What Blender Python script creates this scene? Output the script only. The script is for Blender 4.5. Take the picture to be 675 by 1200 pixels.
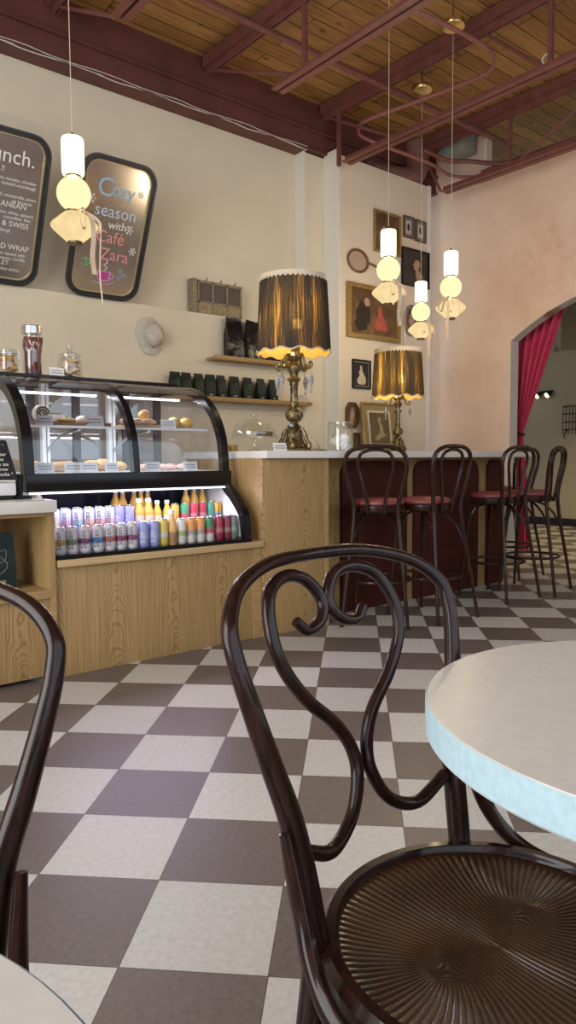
import bpy, bmesh, math, random
from mathutils import Vector, Matrix
import numpy as np
random.seed(7)
PI = math.pi
C = bpy.context.scene.collection
for _o in list(bpy.data.objects): bpy.data.objects.remove(_o)
R = math.radians

# ------------------------------------------------------------------ camera
CAM = Vector((0, 0, 1.0199))
RIGHT = Vector((0.770, -0.638, -0.007)); UPV = Vector((0.051, 0.051, 0.997)); FWD = Vector((0.636, 0.768, -0.072))
FWD.normalize(); RIGHT = (RIGHT - RIGHT.dot(FWD)*FWD).normalized(); UPV = RIGHT.cross(FWD)
FPX = 844.55
cam = bpy.data.objects.new('camera', bpy.data.cameras.new('camera')); C.objects.link(cam)
cam.matrix_world = Matrix(((RIGHT.x, UPV.x, -FWD.x, CAM.x), (RIGHT.y, UPV.y, -FWD.y, CAM.y), (RIGHT.z, UPV.z, -FWD.z, CAM.z), (0, 0, 0, 1)))
cam.data.sensor_fit = 'VERTICAL'; cam.data.sensor_height = 36; cam.data.lens = FPX/1200*36; cam.data.clip_start = 0.01
scn = bpy.context.scene
scn.camera = cam

def ray(x, y): return RIGHT*((x-337.5)/FPX) + UPV*((600-y)/FPX) + FWD
def onY(x, y, Y): d = ray(x, y); return CAM + d*(Y/d.y)
def onX(x, y, X): d = ray(x, y); return CAM + d*(X/d.x)
def onZ(x, y, Z): d = ray(x, y); return CAM + d*((Z-CAM.z)/d.z)
def atd(x, y, dep): return CAM + ray(x, y)*dep

# ------------------------------------------------------------------ world, lights, exposure
scn.view_settings.view_transform = 'Standard'; scn.view_settings.look = 'None'
scn.view_settings.gamma = 1; scn.view_settings.use_curve_mapping = False
scn.view_settings.exposure = 0.0
w = bpy.data.worlds.new('world'); scn.world = w; w.use_nodes = True
w.node_tree.nodes['Background'].inputs[0].default_value = (0.75, 0.88, 1.0, 1)
w.node_tree.nodes['Background'].inputs[1].default_value = 1.0
scn.cycles.max_bounces = 10; scn.cycles.diffuse_bounces = 5; scn.cycles.transparent_max_bounces = 16
scn.cycles.sample_clamp_indirect = 6; scn.cycles.caustics_reflective = False; scn.cycles.caustics_refractive = False
scn.cycles.use_denoising = True

def area(name, loc, direction, sx, sy, power, color, spread=180):
    l = bpy.data.lights.new(name, 'AREA'); l.shape = 'RECTANGLE'; l.size = sx; l.size_y = sy; l.energy = power; l.color = color
    l.spread = R(spread)
    o = bpy.data.objects.new(name, l); C.objects.link(o); o.location = loc
    o.rotation_euler = Vector(direction).to_track_quat('-Z', 'Z').to_euler()
    return o
# daylight entering by the two storefront windows behind the camera
area('daylight_street_window', (-2.55, 1.3, 2.0), (1, 0.05, -0.12), 5.6, 2.7, 265, (0.97, 0.96, 0.94))
area('daylight_near_window', (2.0, -1.62, 2.0), (0.1, 1, -0.15), 7.0, 2.6, 58, (0.74, 0.88, 1.0))

# ------------------------------------------------------------------ materials
def new_mat(name):
    m = bpy.data.materials.new(name); m.use_nodes = True
    nt = m.node_tree; return m, nt, nt.nodes['Principled BSDF']
def N(nt, t, **kw):
    n = nt.nodes.new(t)
    for k, v in kw.items(): setattr(n, k, v)
    return n
def L(nt, a, b): nt.links.new(a, b)
def ramp(nt, stops, interp='LINEAR'):
    r = N(nt, 'ShaderNodeValToRGB'); r.color_ramp.interpolation = interp
    e = r.color_ramp.elements
    while len(e) < len(stops): e.new(0.5)
    for i, (p, c) in enumerate(stops): e[i].position = p; e[i].color = (*c, 1)
    return r
MATS = {}
def pm(name, col, rough=0.5, metal=0.0, var=0.08, scale=20, bump=0.0, spec=0.5, coat=0.0, stretch=(1, 1, 1), emit=None, es=0):
    if name in MATS: return MATS[name]
    m, nt, b = new_mat(name)
    tc = N(nt, 'ShaderNodeTexCoord'); mp = N(nt, 'ShaderNodeMapping'); mp.inputs['Scale'].default_value = stretch
    L(nt, tc.outputs['Object'], mp.inputs['Vector'])
    nz = N(nt, 'ShaderNodeTexNoise'); nz.inputs['Scale'].default_value = scale; nz.inputs['Detail'].default_value = 5
    L(nt, mp.outputs[0], nz.inputs['Vector'])
    lo = tuple(max(0, c*(1-var)) for c in col); hi = tuple(min(1, c*(1+var)) for c in col)
    r = ramp(nt, [(0.3, lo), (0.7, hi)]); L(nt, nz.outputs['Fac'], r.inputs[0]); L(nt, r.outputs[0], b.inputs['Base Color'])
    b.inputs['Roughness'].default_value = rough; b.inputs['Metallic'].default_value = metal
    b.inputs['Specular IOR Level'].default_value = spec; b.inputs['Coat Weight'].default_value = coat
    if bump:
        bp = N(nt, 'ShaderNodeBump'); bp.inputs['Strength'].default_value = bump; bp.inputs['Distance'].default_value = 0.01
        L(nt, nz.outputs['Fac'], bp.inputs['Height']); L(nt, bp.outputs[0], b.inputs['Normal'])
    if emit: b.inputs['Emission Color'].default_value = (*emit, 1); b.inputs['Emission Strength'].default_value = es
    MATS[name] = m; return m

def floor_mat():
    m, nt, b = new_mat('checker_vinyl')
    g = N(nt, 'ShaderNodeNewGeometry'); s = N(nt, 'ShaderNodeSeparateXYZ'); L(nt, g.outputs['Position'], s.inputs[0])
    def M(op, a, bb=None):
        n = N(nt, 'ShaderNodeMath', operation=op)
        for i, v in enumerate((a, bb)):
            if v is None: continue
            if isinstance(v, (int, float)): n.inputs[i].default_value = v
            else: L(nt, v, n.inputs[i])
        return n.outputs[0]
    T = 0.3048; k = math.sqrt(.5)/T
    x = M('SUBTRACT', s.outputs[0], 1.046); y = M('SUBTRACT', s.outputs[1], 1.721)
    u = M('MULTIPLY', M('SUBTRACT', x, y), k); v = M('MULTIPLY', M('ADD', x, y), k)
    fu, fv = M('FLOOR', u), M('FLOOR', v)
    par = M('FLOORED_MODULO', M('ADD', fu, fv), 2.0)
    du = M('ABSOLUTE', M('SUBTRACT', M('FRACT', u), 0.5)); dv = M('ABSOLUTE', M('SUBTRACT', M('FRACT', v), 0.5))
    joint = M('GREATER_THAN', M('MAXIMUM', du, dv), 0.4955)
    n1 = N(nt, 'ShaderNodeTexNoise'); n1.inputs['Scale'].default_value = 60; n1.inputs['Detail'].default_value = 6
    L(nt, g.outputs['Position'], n1.inputs['Vector'])
    # small chips like the mottle of vinyl composition tile, turned per tile
    vo = N(nt, 'ShaderNodeTexVoronoi'); vo.inputs['Scale'].default_value = 110; vo.inputs['Randomness'].default_value = 1
    mp = N(nt, 'ShaderNodeMapping'); mp.inputs['Scale'].default_value = (1.6, .7, 1); mp.inputs['Rotation'].default_value = (0, 0, .5)
    L(nt, g.outputs['Position'], mp.inputs[0]); L(nt, mp.outputs[0], vo.inputs['Vector'])
    wn = N(nt, 'ShaderNodeTexWhiteNoise', noise_dimensions='2D'); cb = N(nt, 'ShaderNodeCombineXYZ')
    L(nt, fu, cb.inputs[0]); L(nt, fv, cb.inputs[1]); L(nt, cb.outputs[0], wn.inputs['Vector'])
    rl = ramp(nt, [(0.25, (0.50, 0.495, 0.47)), (0.75, (0.63, 0.625, 0.60))]); rd = ramp(nt, [(0.25, (0.118, 0.096, 0.090)), (0.75, (0.175, 0.145, 0.135))])
    L(nt, n1.outputs['Fac'], rl.inputs[0]); L(nt, n1.outputs['Fac'], rd.inputs[0])
    chip = ramp(nt, [(0.0, (1, 1, 1)), (0.18, (1, 1, 1)), (0.26, (0, 0, 0))]); L(nt, vo.outputs['Distance'], chip.inputs[0])
    sel = N(nt, 'ShaderNodeMath', operation='MULTIPLY'); cs = ramp(nt, [(0.62, (0, 0, 0)), (0.66, (1, 1, 1))])
    sc = N(nt, 'ShaderNodeSeparateColor'); L(nt, vo.outputs['Color'], sc.inputs[0]); L(nt, sc.outputs[0], cs.inputs[0])
    L(nt, chip.outputs[0], sel.inputs[0]); L(nt, cs.outputs[0], sel.inputs[1])
    def mix(fac, a, bb, f=None):
        x = N(nt, 'ShaderNodeMix', data_type='RGBA')
        if f is not None: x.inputs['Factor'].default_value = f
        else: L(nt, fac, x.inputs['Factor'])
        for nm, v in (('A', a), ('B', bb)):
            if isinstance(v, tuple): x.inputs[nm].default_value = (*v, 1)
            else: L(nt, v, x.inputs[nm])
        return x.outputs['Result']
    chf = M('MULTIPLY', sel.outputs[0], 0.5)
    lt = mix(chf, rl.outputs[0], (0.72, 0.70, 0.66)); dk = mix(chf, rd.outputs[0], (0.24, 0.20, 0.185))
    c = mix(par, lt, dk)
    hsv = N(nt, 'ShaderNodeHueSaturation'); L(nt, c, hsv.inputs['Color'])
    mr = N(nt, 'ShaderNodeMapRange'); mr.inputs['To Min'].default_value = .92; mr.inputs['To Max'].default_value = 1.08
    L(nt, wn.outputs['Value'], mr.inputs['Value']); L(nt, mr.outputs[0], hsv.inputs['Value'])
    c2 = mix(joint, hsv.outputs[0], (0.10, 0.085, 0.075))
    L(nt, c2, b.inputs['Base Color'])
    rr = N(nt, 'ShaderNodeMapRange'); rr.inputs['To Min'].default_value = .30; rr.inputs['To Max'].default_value = .48
    L(nt, n1.outputs['Fac'], rr.inputs['Value']); L(nt, rr.outputs[0], b.inputs['Roughness'])
    bp = N(nt, 'ShaderNodeBump'); bp.inputs['Strength'].default_value = 0.06; bp.inputs['Distance'].default_value = 0.004
    L(nt, n1.outputs['Fac'], bp.inputs['Height']); L(nt, bp.outputs[0], b.inputs['Normal'])
    return m

def oak_mat(name, axis='Z', base=(0.47, 0.31, 0.135), dark=(0.33, 0.20, 0.08), cathedral=True):
    """oak veneer with the grain along one axis and cathedral arches"""
    m, nt, b = new_mat(name)
    g = N(nt, 'ShaderNodeTexCoord'); mp = N(nt, 'ShaderNodeMapping')
    fine = {'Z': (60, 60, 1.6), 'X': (1.6, 60, 60), 'Y': (60, 1.6, 60)}[axis]
    mp.inputs['Scale'].default_value = fine; L(nt, g.outputs['Object'], mp.inputs[0])
    n1 = N(nt, 'ShaderNodeTexNoise'); n1.inputs['Scale'].default_value = 2.2; n1.inputs['Detail'].default_value = 6; L(nt, mp.outputs[0], n1.inputs['Vector'])
    # growth-ring arches: distance field stretched along the grain, repeated per veneer leaf
    sp = N(nt, 'ShaderNodeSeparateXYZ'); L(nt, g.outputs['Object'], sp.inputs[0])
    across = N(nt, 'ShaderNodeMath', operation='ADD')
    if axis == 'Z': L(nt, sp.outputs[0], across.inputs[0]); L(nt, sp.outputs[1], across.inputs[1]); along = sp.outputs[2]
    elif axis == 'X': L(nt, sp.outputs[2], across.inputs[0]); L(nt, sp.outputs[1], across.inputs[1]); along = sp.outputs[0]
    else: L(nt, sp.outputs[2], across.inputs[0]); L(nt, sp.outputs[0], across.inputs[1]); along = sp.outputs[1]
    def M(op, a, bb=None):
        n = N(nt, 'ShaderNodeMath', operation=op)
        for i, v in enumerate((a, bb)):
            if v is None: continue
            if isinstance(v, (int, float)): n.inputs[i].default_value = v
            else: L(nt, v, n.inputs[i])
        return n.outputs[0]
    leaf = 0.16
    q = M('PINGPONG', across.outputs[0], leaf)
    q2 = M('MULTIPLY', M('POWER', M('DIVIDE', q, leaf), 2.0), 0.55)
    n2 = N(nt, 'ShaderNodeTexNoise'); n2.inputs['Scale'].default_value = 3.0; n2.inputs['Detail'].default_value = 3; L(nt, g.outputs['Object'], n2.inputs['Vector'])
    arch = M('ADD', M('ADD', M('MULTIPLY', along, 0.55), q2), M('MULTIPLY', n2.outputs['Fac'], 0.38))
    band = M('ABSOLUTE', M('SINE', M('MULTIPLY', arch, 95.0)))
    r1 = ramp(nt, [(0.25, dark), (0.62, base), (1.0, tuple(min(1, c*1.18) for c in base))]); L(nt, n1.outputs['Fac'], r1.inputs[0])
    r2 = ramp(nt, [(0.0, (0.60, 0.55, 0.48)), (0.6, (1, 1, 1))]); L(nt, band, r2.inputs[0])
    mx = N(nt, 'ShaderNodeMix', data_type='RGBA', blend_type='MULTIPLY'); mx.inputs['Factor'].default_value = 0.85 if cathedral else 0.25
    L(nt, r1.outputs[0], mx.inputs['A']); L(nt, r2.outputs[0], mx.inputs['B']); L(nt, mx.outputs['Result'], b.inputs['Base Color'])
    b.inputs['Roughness'].default_value = 0.5; b.inputs['Specular IOR Level'].default_value = 0.3
    MATS[name] = m; return m

def plaster_mat(name, col, var=0.04, scale=1.5, bump=0.05):
    m, nt, b = new_mat(name)
    g = N(nt, 'ShaderNodeNewGeometry')
    n1 = N(nt, 'ShaderNodeTexNoise'); n1.inputs['Scale'].default_value = scale; n1.inputs['Detail'].default_value = 4; L(nt, g.outputs['Position'], n1.inputs['Vector'])
    n2 = N(nt, 'ShaderNodeTexNoise'); n2.inputs['Scale'].default_value = 130; n2.inputs['Detail'].default_value = 3; L(nt, g.outputs['Position'], n2.inputs['Vector'])
    lo = tuple(c*(1-var) for c in col); hi = tuple(min(1, c*(1+var)) for c in col)
    r = ramp(nt, [(0.35, lo), (0.65, hi)]); L(nt, n1.outputs['Fac'], r.inputs[0]); L(nt, r.outputs[0], b.inputs['Base Color'])
    bp = N(nt, 'ShaderNodeBump'); bp.inputs['Strength'].default_value = bump; bp.inputs['Distance'].default_value = 0.003
    L(nt, n2.outputs['Fac'], bp.inputs['Height']); L(nt, bp.outputs[0], b.inputs['Normal'])
    b.inputs['Roughness'].default_value = 0.75; b.inputs['Specular IOR Level'].default_value = 0.25
    MATS[name] = m; return m

def pink_mat():
    """limewashed pink plaster with a faint painted sprig mural towards the middle of the arch wall"""
    m, nt, b = new_mat('pink_limewash')
    g = N(nt, 'ShaderNodeNewGeometry')
    n1 = N(nt, 'ShaderNodeTexNoise'); n1.inputs['Scale'].default_value = 1.1; n1.inputs['Detail'].default_value = 5; n1.inputs['Roughness'].default_value = .6; L(nt, g.outputs['Position'], n1.inputs['Vector'])
    r = ramp(nt, [(0.3, (0.74, 0.52, 0.40)), (0.5, (0.82, 0.62, 0.50)), (0.72, (0.86, 0.70, 0.57))]); L(nt, n1.outputs['Fac'], r.inputs[0])
    # leafy sprigs: clusters of small cells kept inside a soft blob
    vo = N(nt, 'ShaderNodeTexNoise'); vo.inputs['Scale'].default_value = 9; vo.inputs['Detail'].default_value = 8; vo.inputs['Roughness'].default_value = .72; vo.inputs['Distortion'].default_value = .8; L(nt, g.outputs['Position'], vo.inputs['Vector'])
    rv = ramp(nt, [(0.50, (0, 0, 0)), (0.58, (1, 1, 1))]); L(nt, vo.outputs['Fac'], rv.inputs[0])
    sp = N(nt, 'ShaderNodeSeparateXYZ'); L(nt, g.outputs['Position'], sp.inputs[0])
    def M(op, a, bb=None):
        n = N(nt, 'ShaderNodeMath', operation=op)
        for i, v in enumerate((a, bb)):
            if v is None: continue
            if isinstance(v, (int, float)): n.inputs[i].default_value = v
            else: L(nt, v, n.inputs[i])
        return n.outputs[0]
    d = M('SQRT', M('ADD', M('POWER', M('DIVIDE', M('SUBTRACT', sp.outputs[1], 3.3), 1.1), 2.0), M('POWER', M('DIVIDE', M('SUBTRACT', sp.outputs[2], 3.05), .55), 2.0)))
    n3 = N(nt, 'ShaderNodeTexNoise'); n3.inputs['Scale'].default_value = 3.2; n3.inputs['Detail'].default_value = 4; L(nt, g.outputs['Position'], n3.inputs['Vector'])
    msk = N(nt, 'ShaderNodeMapRange'); msk.inputs['From Min'].default_value = 1.15; msk.inputs['From Max'].default_value = 0.6; L(nt, M('ADD', d, M('MULTIPLY', M('SUBTRACT', n3.outputs['Fac'], .5), 2.2)), msk.inputs['Value'])
    f = M('MULTIPLY', M('MULTIPLY', rv.outputs[0], msk.outputs[0]), 0.26)
    mx = N(nt, 'ShaderNodeMix', data_type='RGBA'); L(nt, f, mx.inputs['Factor']); L(nt, r.outputs[0], mx.inputs['A']); mx.inputs['B'].default_value = (0.55, 0.30, 0.22, 1)
    L(nt, mx.outputs['Result'], b.inputs['Base Color']); b.inputs['Roughness'].default_value = 0.8; b.inputs['Specular IOR Level'].default_value = .2
    return m

def deck_mat():
    m, nt, b = new_mat('pine_deck')
    g = N(nt, 'ShaderNodeNewGeometry')
    br = N(nt, 'ShaderNodeTexBrick'); br.inputs['Scale'].default_value = 1.0; br.inputs['Brick Width'].default_value = 2.6; br.inputs['Row Height'].default_value = 0.155
    br.inputs['Mortar Size'].default_value = 0.005; br.inputs['Color1'].default_value = (0.46, 0.255, 0.088, 1); br.inputs['Color2'].default_value = (0.28, 0.14, 0.046, 1); br.inputs['Mortar'].default_value = (0.05, 0.022, 0.01, 1)
    br.inputs['Bias'].default_value = -0.1
    L(nt, g.outputs['Position'], br.inputs['Vector'])
    mp = N(nt, 'ShaderNodeMapping'); mp.inputs['Scale'].default_value = (2, 22, 1); L(nt, g.outputs['Position'], mp.inputs[0])
    n1 = N(nt, 'ShaderNodeTexNoise'); n1.inputs['Scale'].default_value = 1.6; n1.inputs['Detail'].default_value = 6; n1.inputs['Distortion'].default_value = 1.2; L(nt, mp.outputs[0], n1.inputs['Vector'])
    r = ramp(nt, [(0.3, (0.62, 0.55, 0.5)), (0.6, (1, 1, 1)), (0.8, (1.0, 1.0, 1.0))]); L(nt, n1.outputs['Fac'], r.inputs[0])
    mx = N(nt, 'ShaderNodeMix', data_type='RGBA', blend_type='MULTIPLY'); mx.inputs['Factor'].default_value = 1
    L(nt, br.outputs['Color'], mx.inputs['A']); L(nt, r.outputs[0], mx.inputs['B'])
    vo = N(nt, 'ShaderNodeTexVoronoi'); vo.inputs['Scale'].default_value = 5.0; mp2 = N(nt, 'ShaderNodeMapping'); mp2.inputs['Scale'].default_value = (.7, 1.1, 1)
    L(nt, g.outputs['Position'], mp2.inputs[0]); L(nt, mp2.outputs[0], vo.inputs['Vector'])
    rk = ramp(nt, [(0.06, (0.28, 0.2, 0.16)), (0.13, (1, 1, 1))]); L(nt, vo.outputs['Distance'], rk.inputs[0])
    mx2 = N(nt, 'ShaderNodeMix', data_type='RGBA', blend_type='MULTIPLY'); mx2.inputs['Factor'].default_value = .8
    L(nt, mx.outputs['Result'], mx2.inputs['A']); L(nt, rk.outputs[0], mx2.inputs['B']); L(nt, mx2.outputs['Result'], b.inputs['Base Color'])
    b.inputs['Roughness'].default_value = 0.65
    return m

def glass_mat(name, tint=(1, 1, 1), refl=0.12, rough=0.0):
    """thin sheet of clear glass: passes light straight, mirrors a little by angle"""
    m, nt, b = new_mat(name); nt.nodes.remove(b)
    out = nt.nodes['Material Output']
    t = N(nt, 'ShaderNodeBsdfTransparent'); t.inputs[0].default_value = (*tint, 1)
    g = N(nt, 'ShaderNodeBsdfGlossy'); g.inputs['Roughness'].default_value = rough; g.inputs[0].default_value = (1, 1, 1, 1)
    lw = N(nt, 'ShaderNodeLayerWeight'); lw.inputs['Blend'].default_value = .5
    pw_ = N(nt, 'ShaderNodeMath', operation='POWER'); L(nt, lw.outputs['Facing'], pw_.inputs[0]); pw_.inputs[1].default_value = 4.0
    ma = N(nt, 'ShaderNodeMath', operation='MULTIPLY_ADD'); L(nt, pw_.outputs[0], ma.inputs[0]); ma.inputs[1].default_value = .55; ma.inputs[2].default_value = refl*.4
    mx = N(nt, 'ShaderNodeMixShader'); L(nt, ma.outputs[0], mx.inputs[0]); L(nt, t.outputs[0], mx.inputs[1]); L(nt, g.outputs[0], mx.inputs[2])
    L(nt, mx.outputs[0], out.inputs[0]); MATS[name] = m; return m

def emit_mat(name, col, strength, bands=0.0, thru=0.0):
    m, nt, b = new_mat(name); nt.nodes.remove(b); out = nt.nodes['Material Output']
    e = N(nt, 'ShaderNodeEmission'); e.inputs[1].default_value = strength*(1/(1-thru))
    tc = N(nt, 'ShaderNodeTexCoord'); nz = N(nt, 'ShaderNodeTexNoise'); nz.inputs['Scale'].default_value = 14; L(nt, tc.outputs['Object'], nz.inputs['Vector'])
    r = ramp(nt, [(0.3, tuple(c*(1-bands) for c in col)), (0.7, col)]); L(nt, nz.outputs['Fac'], r.inputs[0]); L(nt, r.outputs[0], e.inputs[0])
    if thru:    # opal glass: part of the light inside passes straight out
        tr = N(nt, 'ShaderNodeBsdfTransparent'); mx = N(nt, 'ShaderNodeMixShader'); mx.inputs[0].default_value = thru
        L(nt, e.outputs[0], mx.inputs[1]); L(nt, tr.outputs[0], mx.inputs[2]); L(nt, mx.outputs[0], out.inputs[0])
    else: L(nt, e.outputs[0], out.inputs[0])
    MATS[name] = m; return m

def sheer_mat():
    """black pleated organza: threads block light, gaps between the pleats let the gold lining show"""
    m, nt, b = new_mat('black_sheer_pleats'); nt.nodes.remove(b); out = nt.nodes['Material Output']
    tc = N(nt, 'ShaderNodeTexCoord'); sp = N(nt, 'ShaderNodeSeparateXYZ'); L(nt, tc.outputs['Object'], sp.inputs[0])
    at2 = N(nt, 'ShaderNodeMath', operation='ARCTAN2'); L(nt, sp.outputs[0], at2.inputs[0]); L(nt, sp.outputs[1], at2.inputs[1])
    cb = N(nt, 'ShaderNodeCombineXYZ'); L(nt, at2.outputs[0], cb.inputs[0]); 
    mz = N(nt, 'ShaderNodeMath', operation='MULTIPLY'); L(nt, sp.outputs[2], mz.inputs[0]); mz.inputs[1].default_value = .12; L(nt, mz.outputs[0], cb.inputs[1])
    n1 = N(nt, 'ShaderNodeTexNoise'); n1.inputs['Scale'].default_value = 34; n1.inputs['Detail'].default_value = 3; L(nt, cb.outputs[0], n1.inputs['Vector'])
    n2 = N(nt, 'ShaderNodeTexNoise'); n2.inputs['Scale'].default_value = 2.4; n2.inputs['Detail'].default_value = 1; L(nt, cb.outputs[0], n2.inputs['Vector'])
    ad = N(nt, 'ShaderNodeMath', operation='ADD'); L(nt, n1.outputs['Fac'], ad.inputs[0]); L(nt, n2.outputs['Fac'], ad.inputs[1])
    r = ramp(nt, [(0.44, (0.02,)*3), (0.53, (0.10,)*3), (0.64, (0.55,)*3)])
    hf = N(nt, 'ShaderNodeMath', operation='MULTIPLY'); L(nt, ad.outputs[0], hf.inputs[0]); hf.inputs[1].default_value = .5
    L(nt, hf.outputs[0], r.inputs[0])
    lw = N(nt, 'ShaderNodeLayerWeight'); lw.inputs['Blend'].default_value = .5      # threads close up where the cloth is seen edge on
    iv = N(nt, 'ShaderNodeMath', operation='SUBTRACT'); iv.inputs[0].default_value = 1; L(nt, lw.outputs['Facing'], iv.inputs[1])
    fm = N(nt, 'ShaderNodeMath', operation='MULTIPLY'); L(nt, r.outputs[0], fm.inputs[0]); L(nt, iv.outputs[0], fm.inputs[1])
    d = N(nt, 'ShaderNodeBsdfDiffuse'); d.inputs[0].default_value = (0.035, 0.037, 0.040, 1)
    t = N(nt, 'ShaderNodeBsdfTransparent'); t.inputs[0].default_value = (0.9, 0.85, 0.75, 1)
    mx = N(nt, 'ShaderNodeMixShader'); L(nt, fm.outputs[0], mx.inputs[0]); L(nt, d.outputs[0], mx.inputs[1]); L(nt, t.outputs[0], mx.inputs[2])
    L(nt, mx.outputs[0], out.inputs[0]); return m

def lining_mat():
    m, nt, b = new_mat('gold_shade_lining'); nt.nodes.remove(b); out = nt.nodes['Material Output']
    tc = N(nt, 'ShaderNodeTexCoord'); nz = N(nt, 'ShaderNodeTexNoise'); nz.inputs['Scale'].default_value = 30; L(nt, tc.outputs['Object'], nz.inputs['Vector'])
    r = ramp(nt, [(0.3, (0.74, 0.52, 0.15)), (0.7, (0.86, 0.63, 0.22))]); L(nt, nz.outputs['Fac'], r.inputs[0])
    d = N(nt, 'ShaderNodeBsdfDiffuse'); t = N(nt, 'ShaderNodeBsdfTranslucent'); L(nt, r.outputs[0], d.inputs[0]); L(nt, r.outputs[0], t.inputs[0])
    mx = N(nt, 'ShaderNodeMixShader'); mx.inputs[0].default_value = .5; L(nt, d.outputs[0], mx.inputs[1]); L(nt, t.outputs[0], mx.inputs[2])
    tr = N(nt, 'ShaderNodeBsdfTransparent'); tr.inputs[0].default_value = (1, .8, .45, 1)
    m2 = N(nt, 'ShaderNodeMixShader'); m2.inputs[0].default_value = .14; L(nt, mx.outputs[0], m2.inputs[1]); L(nt, tr.outputs[0], m2.inputs[2])
    L(nt, m2.outputs[0], out.inputs[0]); return m

def mirror_mat():
    m, nt, b = new_mat('aged_mirror')
    tc = N(nt, 'ShaderNodeTexCoord'); nz = N(nt, 'ShaderNodeTexNoise'); nz.inputs['Scale'].default_value = 5; L(nt, tc.outputs['Object'], nz.inputs['Vector'])
    r = ramp(nt, [(0.3, (0.56, 0.51, 0.49)), (0.7, (0.62, 0.57, 0.54))]); L(nt, nz.outputs['Fac'], r.inputs[0]); L(nt, r.outputs[0], b.inputs['Base Color'])
    b.inputs['Metallic'].default_value = 1; b.inputs['Roughness'].default_value = 0.21
    return m

def painting_mat(name, stops, scale=3.0, dist=1.0):
    m, nt, b = new_mat(name)
    tc = N(nt, 'ShaderNodeTexCoord'); nz = N(nt, 'ShaderNodeTexNoise'); nz.inputs['Scale'].default_value = scale; nz.inputs['Detail'].default_value = 5; nz.inputs['Distortion'].default_value = dist
    L(nt, tc.outputs['Object'], nz.inputs['Vector']); r = ramp(nt, stops); L(nt, nz.outputs['Fac'], r.inputs[0]); L(nt, r.outputs[0], b.inputs['Base Color'])
    b.inputs['Roughness'].default_value = .35; return m

def bentwood_mat(name, c0, c1, rough):
    m, nt, b = new_mat(name)
    tc = N(nt, 'ShaderNodeTexCoord'); mp = N(nt, 'ShaderNodeMapping'); mp.inputs['Scale'].default_value = (30, 30, 5); L(nt, tc.outputs['Object'], mp.inputs[0])
    nz = N(nt, 'ShaderNodeTexNoise'); nz.inputs['Scale'].default_value = 3; nz.inputs['Detail'].default_value = 6; L(nt, mp.outputs[0], nz.inputs['Vector'])
    r = ramp(nt, [(0.35, c0), (0.72, c1)]); L(nt, nz.outputs['Fac'], r.inputs[0]); L(nt, r.outputs[0], b.inputs['Base Color'])
    b.inputs['Roughness'].default_value = rough; b.inputs['Specular IOR Level'].default_value = .15; b.inputs['Coat Weight'].default_value = .42; b.inputs['Coat Roughness'].default_value = .07
    bp = N(nt, 'ShaderNodeBump'); bp.inputs['Strength'].default_value = .12; bp.inputs['Distance'].default_value = .002; L(nt, nz.outputs['Fac'], bp.inputs['Height']); L(nt, bp.outputs[0], b.inputs['Normal'])
    return m

def band_mat(name, stops, z0, z1, rough=.35, metal=0.0):
    """printed can or bottle label: colour bands by height, stops in 0..1 from z0 to z1 (own coordinates)"""
    if name in MATS: return MATS[name]
    m, nt, b = new_mat(name)
    tc = N(nt, 'ShaderNodeTexCoord'); sp = N(nt, 'ShaderNodeSeparateXYZ'); L(nt, tc.outputs['Object'], sp.inputs[0])
    nz = N(nt, 'ShaderNodeTexNoise'); nz.inputs['Scale'].default_value = 70; L(nt, tc.outputs['Object'], nz.inputs['Vector'])
    mr = N(nt, 'ShaderNodeMapRange'); mr.inputs['From Min'].default_value = z0; mr.inputs['From Max'].default_value = z1; L(nt, sp.outputs[2], mr.inputs['Value'])
    ad = N(nt, 'ShaderNodeMath', operation='MULTIPLY_ADD'); L(nt, nz.outputs['Fac'], ad.inputs[0]); ad.inputs[1].default_value = .22; ad.inputs[2].default_value = -.11
    a2 = N(nt, 'ShaderNodeMath', operation='ADD'); L(nt, mr.outputs[0], a2.inputs[0]); L(nt, ad.outputs[0], a2.inputs[1])
    r = ramp(nt, stops); L(nt, a2.outputs[0], r.inputs[0]); L(nt, r.outputs[0], b.inputs['Base Color'])
    b.inputs['Roughness'].default_value = rough; b.inputs['Metallic'].default_value = metal
    MATS[name] = m; return m

M_FLOOR = floor_mat()
M_OAK = oak_mat('oak_upright'); M_OAKX = oak_mat('oak_lengthwise', 'X', cathedral=False)
M_CREAM = plaster_mat('cream_paint', (0.71, 0.64, 0.51))
M_TRIMW = plaster_mat('white_trim_paint', (0.80, 0.79, 0.74), var=.02)
M_GAL = plaster_mat('gallery_paint', (0.74, 0.645, 0.53))
M_PINK = pink_mat(); M_DECK = deck_mat()
M_JAMB = plaster_mat('jamb_plaster', (0.62, 0.55, 0.48))
M_HALL = plaster_mat('hall_paint', (0.50, 0.42, 0.29))
M_STEEL = pm('oxblood_steel', (0.185, 0.066, 0.056), .5, var=.18, scale=8, bump=.05)
M_PIPE = pm('mauve_painted_pipe', (0.32, 0.12, 0.105), .5, var=.12)
M_BEAM = pm('oxblood_beam', (0.115, 0.037, 0.030), .6, var=.2, scale=4)
M_CHAIR = bentwood_mat('dark_mahogany', (0.009, 0.004, 0.0035), (0.030, 0.0085, 0.006), .3)
M_STOOL = bentwood_mat('walnut_bentwood', (0.014, 0.0065, 0.0045), (0.045, 0.017, 0.010), .3)
M_RED = pm('burgundy_vinyl', (0.26, 0.065, 0.065), .42, var=.12, scale=60, bump=.03)
M_BURG = pm('burgundy_panel', (0.068, 0.014, 0.010), .6, var=.15, scale=10, spec=.2)
M_LAM = pm('pale_laminate', (0.54, 0.52, 0.48), .33, var=.05, scale=55)
M_LAMEDGE = pm('pale_laminate_edge', (0.44, 0.60, 0.67), .4, var=.08, scale=120)
M_SLAB = pm('white_quartz', (0.74, 0.71, 0.65), .3, var=.03, scale=40)
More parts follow.
